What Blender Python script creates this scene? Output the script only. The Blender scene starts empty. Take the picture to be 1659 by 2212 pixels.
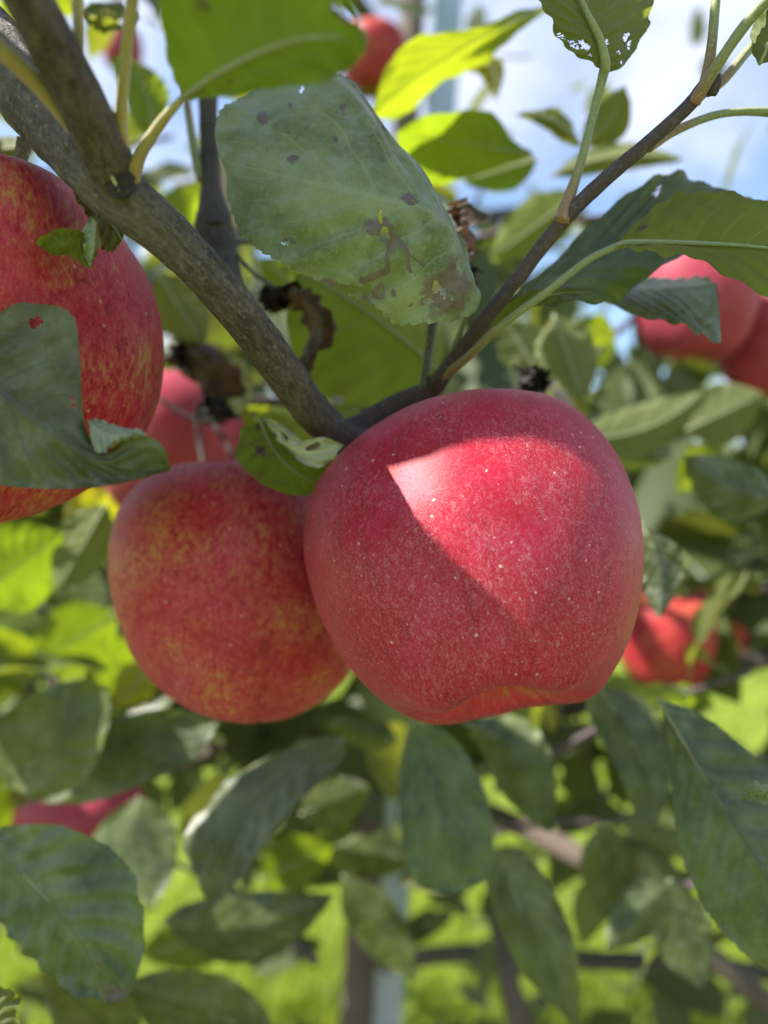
import bpy, math, random
import numpy as np
from mathutils import Vector, Matrix, Quaternion, noise as mnoise
random.seed(7); np.random.seed(7)
RAD = math.radians
sc = bpy.context.scene
COL = sc.collection

# ------------------------------------------------------------------ camera
F, CX, CY, CAMZ = 1660.0, 829.5, 1106.0, 1.5      # focal length and centre of the photograph in its 1659 x 2212 view
def at(px, py, d):
    """point seen at (px, py) at a distance of d metres in front of the camera"""
    return Vector(((px - CX) * d / F, d, CAMZ + (CY - py) * d / F))
cam = bpy.data.cameras.new('camera'); camo = bpy.data.objects.new('camera', cam); COL.objects.link(camo)
camo.location = (0, 0, CAMZ); camo.rotation_euler = (RAD(90), 0, 0)
cam.sensor_fit = 'VERTICAL'; cam.sensor_height = 34.6; cam.lens = 34.6 * F / 2212.0
cam.clip_start = 0.01; cam.clip_end = 2000
cam.dof.use_dof = True; cam.dof.focus_distance = 0.160; cam.dof.aperture_fstop = cam.lens / 3.6
sc.camera = camo

# ------------------------------------------------------------------ light
SUN = Vector((-0.615, -0.115, 0.78)).normalized()
sl = bpy.data.lights.new('sun', 'SUN'); sl.energy = 5.0; sl.angle = RAD(0.53); sl.color = (1.0, 0.95, 0.87)
so = bpy.data.objects.new('sun', sl); COL.objects.link(so)
so.rotation_euler = SUN.to_track_quat('Z', 'Y').to_euler()
so.location = (-3, -1, 6)
world = bpy.data.worlds.new('World'); sc.world = world; world.use_nodes = True

class G:
    """small node-tree writer"""
    def __init__(s, nt): s.nt = nt; nt.nodes.clear()
    def n(s, t, ins=None, out=0, **p):
        nd = s.nt.nodes.new(t)
        for k, v in p.items(): setattr(nd, k, v)
        for k, v in (ins or {}).items():
            if v is None: continue
            if isinstance(v, bpy.types.NodeSocket): s.nt.links.new(v, nd.inputs[k])
            else: nd.inputs[k].default_value = v
        return nd.outputs[out] if out is not None else nd
    def m(s, op, a, b=None, c=None, clamp=False):
        return s.n('ShaderNodeMath', {0: a, 1: b, 2: c}, operation=op, use_clamp=clamp)
    def vm(s, op, a, b=None):
        return s.n('ShaderNodeVectorMath', {0: a, 1: b}, operation=op)
    def mix(s, f, a, b, blend='MIX'):
        a = (*a, 1) if isinstance(a, tuple) and len(a) == 3 else a
        b = (*b, 1) if isinstance(b, tuple) and len(b) == 3 else b
        return s.n('ShaderNodeMix', {0: f, 6: a, 7: b}, out=2, data_type='RGBA', blend_type=blend)
    def ss(s, x, lo, hi, a=0.0, b=1.0):
        return s.n('ShaderNodeMapRange', {0: x, 1: lo, 2: hi, 3: a, 4: b}, interpolation_type='SMOOTHSTEP')
    def noise(s, vec, scale, detail=2.0, rough=0.5, dist=0.0):
        return s.n('ShaderNodeTexNoise', {'Vector': vec, 'Scale': scale, 'Detail': detail, 'Roughness': rough, 'Distortion': dist})
    def vor(s, vec, scale, out=0, feature='F1', rnd=1.0):
        return s.n('ShaderNodeTexVoronoi', {'Vector': vec, 'Scale': scale, 'Randomness': rnd}, out=out, feature=feature)
    def ramp(s, f, stops):
        nd = s.n('ShaderNodeValToRGB', {0: f}, out=None)
        cr = nd.color_ramp
        while len(cr.elements) < len(stops): cr.elements.new(0.5)
        for e, (p, c) in zip(cr.elements, stops): e.position = p; e.color = (*c, 1)
        return nd.outputs[0]
    def comb(s, x, y, z): return s.n('ShaderNodeCombineXYZ', {0: x, 1: y, 2: z})
    def sep(s, v):
        nd = s.n('ShaderNodeSeparateXYZ', {0: v}, out=None); return nd.outputs[0], nd.outputs[1], nd.outputs[2]

g = G(world.node_tree)
sky = g.n('ShaderNodeTexSky', sky_type='NISHITA', sun_disc=False, sun_elevation=math.asin(SUN.z),
          sun_rotation=math.atan2(SUN.x, SUN.y), altitude=200, air_density=1.0, dust_density=0.6, ozone_density=1.5)
dirv = g.n('ShaderNodeTexCoord', out=0)
dx, dy, dz = g.sep(dirv)
h = g.m('ADD', g.m('MAXIMUM', dz, 0.0), 0.22)
cv = g.comb(g.m('DIVIDE', dx, h), g.m('DIVIDE', dy, h), 0.35)
cl = g.noise(cv, 1.15, 6.0, 0.55, 0.25)
cmask = g.ss(cl, 0.46, 0.66)
shade = g.ss(g.noise(cv, 2.6, 4.0, 0.5), 0.3, 0.75)
ccol = g.mix(shade, (2.8, 3.2, 4.2), (4.2, 4.4, 5.0))
skyc = g.mix(cmask, g.mix(0.0, sky, sky), ccol)
bg = g.n('ShaderNodeBackground', {0: skyc, 1: 0.10})
g.n('ShaderNodeOutputWorld', {0: bg}, out=None)

vs = sc.view_settings
sc.display_settings.display_device = 'sRGB'
vs.view_transform = 'Standard'; vs.look = 'None'; vs.exposure = 1.48; vs.gamma = 1.0; vs.use_curve_mapping = False
sc.render.engine = 'CYCLES'
cy = sc.cycles
cy.use_denoising = True; cy.denoiser = 'OPENIMAGEDENOISE'; cy.denoising_prefilter = 'ACCURATE'
cy.max_bounces = 5; cy.diffuse_bounces = 3; cy.glossy_bounces = 2; cy.transmission_bounces = 4; cy.transparent_max_bounces = 4
cy.sample_clamp_indirect = 6.0; cy.caustics_reflective = False; cy.caustics_refractive = False

# ------------------------------------------------------------------ materials
def newmat(name):
    m = bpy.data.materials.new(name); m.use_nodes = True
    return m, G(m.node_tree)

def leaf_mat(name, dark, light, under, trans, tw=0.36, rough=0.45, mildew=0.3, vein=(0.045, 0.050, 0.038), veinw=0.38, simple=False, spec=0.24):
    m, g = newmat(name)
    tc = g.n('ShaderNodeTexCoord', out=None); uv = tc.outputs['UV']; ob = tc.outputs['Object']
    u, v, _ = g.sep(uv)
    vv = g.m('MULTIPLY', g.m('SUBTRACT', v, 0.5), 2.0); av = g.m('ABSOLUTE', vv)
    n1 = g.noise(ob, 90, 3.0)
    ph = g.m('SUBTRACT', g.m('MULTIPLY', u, 9.0), g.m('MULTIPLY', av, 2.0))
    ph = g.m('ADD', ph, g.m('MULTIPLY', g.m('SIGN', vv), 0.22))
    ph = g.m('ADD', ph, g.m('MULTIPLY', n1, 0.55))
    fr = g.m('ABSOLUTE', g.m('SUBTRACT', g.m('FRACT', ph), 0.5))
    lat = g.m('MULTIPLY', g.ss(fr, 0.055, 0.012), g.ss(av, 1.05, 0.35))
    wuv = g.comb(g.m('ADD', g.m('MULTIPLY', u, 26.0), g.m('MULTIPLY', n1, 1.2)), g.m('MULTIPLY', vv, 9.0), 0.0)
    net = g.ss(g.vor(wuv, 1.0, feature='DISTANCE_TO_EDGE'), 0.07, 0.01)
    net2 = 0.0 if simple else g.ss(g.vor(wuv, 3.3, feature='DISTANCE_TO_EDGE'), 0.10, 0.02)
    rib = g.ss(av, 0.035, 0.008)
    veins = g.m('MAXIMUM', g.m('MAXIMUM', rib, lat), g.m('MAXIMUM', g.m('MULTIPLY', net, 0.40), g.m('MULTIPLY', net2, 0.16)))
    nl = g.noise(ob, 45, 4.0, 0.6)
    top = g.mix(g.ss(nl, 0.35, 0.65), tuple(c * .8 for c in dark), tuple(c * 1.2 for c in light))
    rnd = g.n('ShaderNodeObjectInfo', out='Random')
    top = g.mix(g.m('MULTIPLY', g.ss(g.noise(ob, 75, 5.0, 0.65), 0.48, 0.70), 0.6), top, tuple((light[0] * 1.7, light[1] * 1.5, light[2] * 1.1)))
    top = g.n('ShaderNodeHueSaturation', {'Hue': g.m('MULTIPLY_ADD', rnd, 0.03, 0.485), 'Value': g.m('MULTIPLY_ADD', rnd, 0.45, 0.78), 'Color': top})
    spk = 0.3 if simple else g.ss(g.noise(ob, 1100, 2.0, 0.7), 0.50, 0.72)
    spk2 = g.ss(g.noise(ob, 160, 4.0, 0.65), 0.42, 0.70)
    top = g.mix(g.m('MULTIPLY', g.m('MULTIPLY_ADD', spk2, 0.75, g.m('MULTIPLY', spk, 0.4)), mildew), top, (0.30, 0.34, 0.28))
    top = g.mix(g.m('MULTIPLY', veins, veinw), top, vein)
    und = g.mix(g.ss(nl, 0.3, 0.7), under, tuple(c * 1.25 for c in under))
    und = g.mix(g.m('MULTIPLY', veins, 0.5), und, tuple(min(1, c * 2.0 + .05) for c in under))
    bf = g.n('ShaderNodeNewGeometry', out='Backfacing')
    col = g.mix(bf, top, und)
    dm = g.n('ShaderNodeAttribute', out='Fac', attribute_name='dmg')
    dmm = 0.0 if simple else g.ss(g.m('ADD', dm, g.m('MULTIPLY', g.m('SUBTRACT', g.noise(ob, 420, 4.0, 0.65), 0.5), 0.9)), 0.42, 0.62)
    fl = g.noise(ob, 130, 3.0, 0.6)
    fleck = g.m('MULTIPLY', g.ss(fl, 0.67, 0.72), 0.6)
    dmm = g.m('MAXIMUM', dmm, fleck)
    dcol = g.mix(g.noise(ob, 500, 2.0), (0.055, 0.036, 0.030), (0.24, 0.195, 0.18))
    col = g.mix(dmm, col, dcol)
    tcol = g.n('ShaderNodeHueSaturation', {'Hue': g.m('MULTIPLY_ADD', rnd, 0.03, 0.485), 'Value': g.m('MULTIPLY_ADD', nl, 0.7, 0.65), 'Color': (*trans, 1)})
    tcol = g.mix(g.m('MULTIPLY', veins, 0.35), tcol, tuple(c * 0.55 for c in trans))
    tcol = g.mix(dmm, tcol, (0.10, 0.045, 0.015))
    ht = g.m('ADD', g.m('MULTIPLY', veins, -0.5), g.m('MULTIPLY', g.noise(ob, 700, 3.0), 0.55))
    bmp = g.n('ShaderNodeBump', {'Height': ht, 'Strength': 0.30, 'Distance': 0.0006})
    rg = g.m('ADD', g.m('MULTIPLY_ADD', g.noise(ob, 260, 2.0), 0.25, rough - 0.12), g.m('MULTIPLY', bf, 0.25))
    bs = g.n('ShaderNodeBsdfPrincipled', {'Base Color': col, 'Roughness': rg, 'Specular IOR Level': spec, **({} if simple else {'Normal': bmp})})
    tr = g.n('ShaderNodeBsdfTranslucent', {'Color': tcol})
    sh = g.n('ShaderNodeMixShader', {0: tw, 1: bs, 2: tr})
    g.n('ShaderNodeOutputMaterial', {0: sh}, out=None)
    return m

M = {}
TR = (0.29, 0.32, 0.020)
LEAFS = {
 'leaf': ((0.046, 0.064, 0.015), (0.084, 0.104, 0.026), (0.110, 0.130, 0.046), TR, dict(mildew=0.22, spec=.36, rough=.40)),
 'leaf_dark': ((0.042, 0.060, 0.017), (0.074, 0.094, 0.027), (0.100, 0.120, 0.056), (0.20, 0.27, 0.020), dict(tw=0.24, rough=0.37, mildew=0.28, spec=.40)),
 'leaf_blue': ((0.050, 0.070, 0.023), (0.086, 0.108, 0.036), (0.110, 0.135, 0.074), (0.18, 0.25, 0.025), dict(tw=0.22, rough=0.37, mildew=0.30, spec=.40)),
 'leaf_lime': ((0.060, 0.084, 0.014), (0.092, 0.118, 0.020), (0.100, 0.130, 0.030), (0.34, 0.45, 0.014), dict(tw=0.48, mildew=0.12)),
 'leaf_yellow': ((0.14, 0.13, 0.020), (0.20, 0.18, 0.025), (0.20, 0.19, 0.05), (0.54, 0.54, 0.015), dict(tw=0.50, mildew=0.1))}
for k_, (a_, b_, c_, d_, e_) in LEAFS.items():
    M[k_] = leaf_mat(k_, a_, b_, c_, d_, **e_)
    M[k_ + '_s'] = leaf_mat(k_ + '_plain', a_, b_, c_, d_, simple=True, **e_)
M['leaf_grey'] = leaf_mat('leaf_mildew_sky_grey', (0.090, 0.112, 0.036), (0.160, 0.185, 0.085), (0.22, 0.25, 0.16), (0.21, 0.28, 0.025), tw=0.24, mildew=0.80, rough=0.38, vein=(0.36, 0.41, 0.22), veinw=0.36, spec=0.45)
M['leaf_pale'] = leaf_mat('leaf_pale_underside', (0.30, 0.32, 0.17), (0.40, 0.41, 0.26), (0.42, 0.43, 0.30), (0.25, 0.28, 0.06), tw=0.2, mildew=0.3)
M['dead'] = leaf_mat('leaf_dead', (0.028, 0.018, 0.013), (0.095, 0.060, 0.042), (0.09, 0.062, 0.048), (0.16, 0.07, 0.025), tw=0.2, rough=0.6, mildew=0.2, vein=(0.2, 0.15, 0.1))
M['dead_black'] = leaf_mat('leaf_black', (0.012, 0.010, 0.012), (0.030, 0.025, 0.028), (0.03, 0.025, 0.025), (0.03, 0.015, 0.01), tw=0.05, rough=0.6, mildew=0.05, vein=(0.03, 0.025, 0.02))

def bark_mat(name, c0, c1, c2, bscale=1.0, rough=0.72):
    m, g = newmat(name)
    tc = g.n('ShaderNodeTexCoord', out=None); ob = tc.outputs['Object']; uv = tc.outputs['UV']
    u, v, _ = g.sep(uv)                                  # u: metres along, v: 0..1 round
    ang = g.m('MULTIPLY', v, 2 * math.pi)
    sv = g.comb(g.m('MULTIPLY', u, 130.0), g.m('MULTIPLY', g.m('COSINE', ang), 2.2), g.m('MULTIPLY', g.m('SINE', ang), 2.2))
    fib = g.noise(sv, 2.0, 6.0, 0.65)
    sv2 = g.comb(g.m('MULTIPLY', u, 260.0), g.m('MULTIPLY', g.m('COSINE', ang), 2.0), g.m('MULTIPLY', g.m('SINE', ang), 2.0))
    ring = g.noise(sv2, 1.0, 4.0, 0.6)
    nl = g.noise(ob, 70, 4.0, 0.6)
    nf = g.noise(ob, 900, 3.0, 0.7)
    col = g.mix(g.ss(g.m('ADD', g.m('MULTIPLY', fib, 0.6), g.m('MULTIPLY', nl, 0.4)), 0.36, 0.64), c0, c1)
    col = g.mix(g.m('MULTIPLY', g.ss(nf, 0.5, 0.75), 0.55), col, c2)
    col = g.mix(g.m('MULTIPLY', g.ss(ring, 0.62, 0.75), 0.35), col, tuple(c * 0.45 for c in c0))
    lv = g.comb(g.m('MULTIPLY', u, 230.0), g.m('MULTIPLY', g.m('COSINE', ang), 2.6), g.m('MULTIPLY', g.m('SINE', ang), 2.6))
    len_ = g.ss(g.vor(lv, 1.0), 0.17, 0.06)
    col = g.mix(g.m('MULTIPLY', len_, 0.6), col, tuple(min(1, c * 1.5) for c in c2))
    ht = g.m('ADD', g.m('ADD', g.m('MULTIPLY', fib, 0.6), g.m('MULTIPLY', ring, 0.5)), g.m('ADD', g.m('MULTIPLY', nf, 0.35), g.m('MULTIPLY', len_, 0.3)))
    bmp = g.n('ShaderNodeBump', {'Height': ht, 'Strength': 1.0, 'Distance': 0.0022 * bscale})
    bs = g.n('ShaderNodeBsdfPrincipled', {'Base Color': col, 'Roughness': rough, 'Specular IOR Level': 0.3, 'Normal': bmp})
    g.n('ShaderNodeOutputMaterial', {0: bs}, out=None)
    return m
M['bark'] = bark_mat('bark_branch', (0.058, 0.047, 0.042), (0.155, 0.132, 0.120), (0.29, 0.265, 0.25))
M['bark_dark'] = bark_mat('bark_dark', (0.050, 0.043, 0.040), (0.105, 0.090, 0.082), (0.17, 0.15, 0.135))
M['bark_twig'] = bark_mat('bark_twig', (0.062, 0.046, 0.052), (0.110, 0.082, 0.090), (0.23, 0.19, 0.20), 0.4)
M['bark_trunk'] = bark_mat('bark_trunk', (0.12, 0.09, 0.072), (0.20, 0.155, 0.125), (0.28, 0.23, 0.20), 3.0)

def stem_mat(name, c0, c1):
    m, g = newmat(name)
    ob = g.n('ShaderNodeTexCoord', out='Object'); uv = g.n('ShaderNodeTexCoord', out='UV')
    u, v, _ = g.sep(uv)
    at_ = g.n('ShaderNodeAttribute', out='Fac', attribute_name='along')
    col = g.mix(g.ss(g.m('ADD', at_, g.m('MULTIPLY', g.m('SUBTRACT', g.noise(ob, 150, 3.0), 0.5), 0.4)), 0.05, 0.55), c0, c1)
    col = g.mix(g.m('MULTIPLY', g.ss(g.noise(ob, 1500, 2.0, 0.7), 0.5, 0.7), 0.35), col, (0.45, 0.47, 0.40))
    bmp = g.n('ShaderNodeBump', {'Height': g.noise(ob, 900, 3.0), 'Strength': 0.4, 'Distance': 0.0005})
    bs = g.n('ShaderNodeBsdfPrincipled', {'Base Color': col, 'Roughness': 0.55, 'Specular IOR Level': 0.35, 'Normal': bmp,
             'Sheen Weight': 0.25})
    g.n('ShaderNodeOutputMaterial', {0: bs}, out=None)
    return m
M['stem'] = stem_mat('petiole_green', (0.24, 0.135, 0.075), (0.20, 0.225, 0.10))
M['stem_pale'] = stem_mat('petiole_pale', (0.34, 0.24, 0.12), (0.36, 0.32, 0.16))
M['stem_dark'] = stem_mat('petiole_dark', (0.05, 0.04, 0.035), (0.075, 0.07, 0.045))
M['rib'] = stem_mat('midrib', (0.24, 0.26, 0.13), (0.22, 0.25, 0.13))

def apple_mat(name, bias, warm=0.0, bloom=0.5, seed=0.0, lent=1.0, yside=None, deep=1.0, streak=.22, fine=17.0, haze=0.0):
    m, g = newmat(name)
    a = g.n('ShaderNodeAttribute', out='Vector', attribute_name='aco')
    x, y, z = g.sep(a)
    r = g.m('MAXIMUM', g.m('SQRT', g.m('ADD', g.m('MULTIPLY', x, x), g.m('MULTIPLY', y, y))), 0.02)
    cx, cy_ = g.m('DIVIDE', x, r), g.m('DIVIDE', y, r)
    off = (seed, seed * 1.7, seed * 0.6)
    av = g.vm('ADD', a, off)
    sv = g.vm('ADD', g.comb(cx, cy_, g.m('MULTIPLY', z, streak)), off)
    st1 = g.noise(sv, 15.0, 6.0, 0.68)
    st2 = g.noise(g.vm('ADD', g.comb(cx, cy_, g.m('MULTIPLY', z, 0.10)), off), 26.0, 4.0, 0.6, 0.3)
    big = g.noise(av, 1.7, 3.0, 0.5)
    mott = g.noise(g.vm('ADD', g.comb(cx, cy_, g.m('MULTIPLY', z, 0.7)), off), fine, 5.0, 0.72)
    k = g.m('ADD', g.m('MULTIPLY', st1, 0.75), g.m('MULTIPLY', big, 0.95))
    k = g.m('ADD', k, g.m('MULTIPLY', st2, 0.35)); k = g.m('ADD', k, g.m('MULTIPLY', mott, 1.25))
    k = g.m('ADD', k, bias - 1.65)
    if yside is not None:
        dt = g.n('ShaderNodeVectorMath', {0: a, 1: yside}, out='Value', operation='DOT_PRODUCT')
        k = g.m('SUBTRACT', k, g.ss(dt, 0.35, 1.0, 0.0, 0.75))
    basin = g.m('MULTIPLY', g.ss(z, -0.62, -0.88), g.ss(r, 0.62, 0.34))
    k = g.m('SUBTRACT', k, g.m('MULTIPLY', basin, 0.70))
    cav = g.m('MULTIPLY', g.ss(z, 0.5, 0.8), g.ss(r, 0.42, 0.15))
    k = g.m('SUBTRACT', k, g.m('MULTIPLY', cav, 0.5))
    red0 = (0.33, 0.003, 0.018); red1 = (0.51, 0.007 + 0.02 * warm, 0.037)
    red0 = tuple(c * deep for c in red0); red1 = tuple(c * deep for c in red1)
    col = g.ramp(g.ss(k, -0.60, 0.72), [(0.0, (0.40, 0.29, 0.06)), (0.22, (0.42, 0.17, 0.05)), (0.42, (0.41, 0.050, 0.045)), (0.66, red1), (1.0, red0)])
    col = g.mix(g.m('MULTIPLY', g.ss(g.noise(av, 3.2, 3.0), 0.45, 0.7), 0.5), col, (0.44, 0.012, 0.070), 'MIX') if warm < 0.5 else col
    col = g.mix(g.m('MULTIPLY', g.ss(g.m('ADD', g.m('MULTIPLY', st1, .6), g.m('MULTIPLY', mott, .4)), 0.50, 0.64), 0.55), col, tuple(c * .55 for c in red0))
    # pale hazy scarf-skin flecks
    fk = g.noise(g.vm('ADD', g.comb(cx, cy_, g.m('MULTIPLY', z, 0.85)), off), 95.0, 4.0, 0.75, 0.4)
    reg = g.m('MAXIMUM', g.ss(g.noise(av, 2.4, 3.0), 0.33, 0.58), g.ss(z, -0.15, -0.75))
    fk2 = g.noise(g.vm('ADD', g.comb(cx, cy_, g.m('MULTIPLY', z, 0.85)), off), 34.0, 5.0, 0.78, 0.8)
    fkm = g.m('ADD', g.m('MULTIPLY', g.ss(fk, 0.48, 0.70), 0.6), g.m('MULTIPLY', g.ss(fk2, 0.47, 0.72), 0.65), clamp=True)
    fkm = g.m('MULTIPLY', fkm, g.m('MULTIPLY_ADD', reg, 0.6, 0.4))
    col = g.mix(g.m('MULTIPLY', fkm, bloom * .75), col, (0.62, 0.30, 0.37))
    thr = g.ss(g.noise(av, 210.0, 3.0, 0.7, 1.5), 0.585, 0.66)
    col = g.mix(g.m('MULTIPLY', g.m('MULTIPLY', thr, reg), bloom * 0.5), col, (0.75, 0.50, 0.52))
    # lenticels
    lv = g.vm('ADD', a, g.vm('MULTIPLY', g.n('ShaderNodeTexNoise', {'Vector': av, 'Scale': 7.0}, out=1), (0.05, 0.05, 0.05)))
    d1 = g.vor(lv, 10.5); c1 = g.sep(g.vor(lv, 10.5, out='Color'))[0]
    d2 = g.vor(lv, 17.0); c2 = g.sep(g.vor(lv, 17.0, out='Color'))[1]
    l1 = g.m('MULTIPLY', g.ss(g.m('SUBTRACT', d1, g.m('MULTIPLY', c1, 0.055)), 0.075, 0.020), g.ss(c1, 0.25, 0.45))
    l2 = g.m('MULTIPLY', g.ss(d2, 0.11, 0.05), g.m('MULTIPLY', g.ss(c2, 0.35, 0.5), g.ss(z, 0.7, -0.5, 0.35, 1.0)))
    ln = g.m('MAXIMUM', l1, g.m('MULTIPLY', l2, 0.7))
    col = g.mix(g.m('MULTIPLY', ln, 0.62 * lent), col, (0.78, 0.52, 0.46))
    if haze: col = g.mix(haze, col, (0.50, 0.17, 0.24))
    nb = g.noise(av, 60.0, 4.0, 0.6)
    bmp = g.n('ShaderNodeBump', {'Height': g.m('ADD', g.m('MULTIPLY', nb, 0.4), g.m('MULTIPLY', ln, 0.3)), 'Strength': 0.15, 'Distance': 0.0006})
    rg = g.m('ADD', g.m('MULTIPLY', fkm, 0.15), g.m('MULTIPLY_ADD', nb, 0.12, 0.41))
    bs = g.n('ShaderNodeBsdfPrincipled', {'Base Color': col, 'Roughness': rg, 'Specular IOR Level': 0.24, 'Normal': bmp,
             'Sheen Weight': 0.07 * bloom, 'Sheen Roughness': 0.45, 'Sheen Tint': (1.0, 0.82, 0.86, 1)})
    g.n('ShaderNodeOutputMaterial', {0: bs}, out=None)
    return m

# ------------------------------------------------------------------ scene-graph helpers
WL = {}                                                   # world location of every object that parents others
def link(o, parent=None, loc=(0, 0, 0)):
    COL.objects.link(o); loc = Vector(loc); WL[o] = loc
    if parent is not None: o.parent = parent; o.location = loc - WL[parent]
    else: o.location = loc
    return o
def empty(name, loc, label, cat, group=None):
    o = bpy.data.objects.new(name, None); o.empty_display_size = 0.02
    link(o, None, loc); o['label'] = label; o['category'] = cat
    if group: o['group'] = group
    return o
def mesh_obj(name, verts, faces, mat, parent=None, loc=(0, 0, 0), uvs=None, attrs=None, smooth=True):
    """verts in world space; the object's origin is put at loc"""
    loc = Vector(loc)
    me = bpy.data.meshes.new(name)
    V = np.asarray(verts, dtype=np.float32).reshape(-1, 3) - np.array(loc, dtype=np.float32)
    me.from_pydata(V.tolist(), [], faces)
    if uvs is not None:
        ul = me.uv_layers.new(name='UVMap')
        li = np.empty(len(me.loops), dtype=np.int32); me.loops.foreach_get('vertex_index', li)
        ul.data.foreach_set('uv', np.asarray(uvs, dtype=np.float32)[li].ravel())
    for k, (ty, arr) in (attrs or {}).items():
        at_ = me.attributes.new(k, ty, 'POINT')
        at_.data.foreach_set('vector' if ty == 'FLOAT_VECTOR' else 'value', np.asarray(arr, dtype=np.float32).ravel())
    if smooth: me.polygons.foreach_set('use_smooth', [True] * len(me.polygons))
    me.materials.append(mat); me.update()
    return link(bpy.data.objects.new(name, me), parent, loc)

def crom(pts, n):
    """n+1 points on a Catmull-Rom curve through pts, even in knot number"""
    P = np.array([tuple(p) for p in pts], dtype=float)
    if len(P) == 2: return P[0] + (P[1] - P[0]) * np.linspace(0, 1, n + 1)[:, None]
    E = np.vstack([2 * P[0] - P[1], P, 2 * P[-1] - P[-2]])
    t = np.linspace(0, len(P) - 1, n + 1); i = np.minimum(t.astype(int), len(P) - 2); f = (t - i)[:, None]
    p0, p1, p2, p3 = E[i], E[i + 1], E[i + 2], E[i + 3]
    return 0.5 * (2 * p1 + (p2 - p0) * f + (2 * p0 - 5 * p1 + 4 * p2 - p3) * f ** 2 + (3 * p1 - p0 - 3 * p2 + p3) * f ** 3)

def tube(name, pts, radii, mat, parent=None, n=40, ring=14, rough=0.0, seed=0, cap=True, nsc=90.0):
    C = crom(pts, n); Rr = crom([(r, 0, 0) for r in radii], n)[:, 0] if len(radii) > 1 else np.full(n + 1, radii[0])
    T = np.gradient(C, axis=0); T /= np.linalg.norm(T, axis=1)[:, None] + 1e-12
    a = np.array((0.31, 0.2, 0.93)); verts = []; uvs = []; al = []
    s = np.concatenate([[0], np.cumsum(np.linalg.norm(np.diff(C, axis=0), axis=1))])
    nrm = np.cross(T[0], a); nrm /= np.linalg.norm(nrm)
    for k in range(n + 1):
        nrm = nrm - T[k] * nrm.dot(T[k]); nrm /= np.linalg.norm(nrm) + 1e-12
        bi = np.cross(T[k], nrm)
        for j in range(ring + 1):
            th = 2 * math.pi * (j % ring) / ring
            dvec = nrm * math.cos(th) + bi * math.sin(th); rr = Rr[k]
            if rough:
                p = Vector(C[k] + dvec * rr)
                rr *= 1 + rough * (mnoise.noise(p * nsc + Vector((seed, 0, 0))) + 0.5 * mnoise.noise(p * nsc * 3))
            verts.append(C[k] + dvec * rr); uvs.append((s[k], j / ring)); al.append(s[k] / max(s[-1], 1e-9))
    w = ring + 1
    faces = [(k * w + j, k * w + j + 1, (k + 1) * w + j + 1, (k + 1) * w + j) for k in range(n) for j in range(ring)]
    if cap:
        for k, rev in ((0, True), (n, False)):
            c = len(verts); verts.append(C[k] + T[k] * Rr[k] * (-0.4 if rev else 0.4)); uvs.append((s[k], 0)); al.append(k / n)
            for j in range(ring):
                q = (k * w + j, k * w + j + 1, c); faces.append(q[::-1] if rev else q)
    return mesh_obj(name, verts, faces, mat, parent, C[0], uvs, {'along': ('FLOAT', al)})
def btube(name, pts, mat, parent=None, **kw):
    """pts: (px, py, d, width in px) -> tube"""
    return tube(name, [at(p[0], p[1], p[2]) for p in pts], [p[3] * p[2] / F / 2 for p in pts], mat, parent, **kw)

def kn(x, y, z=0.0): return mnoise.noise(Vector((x, y, z)))

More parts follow.
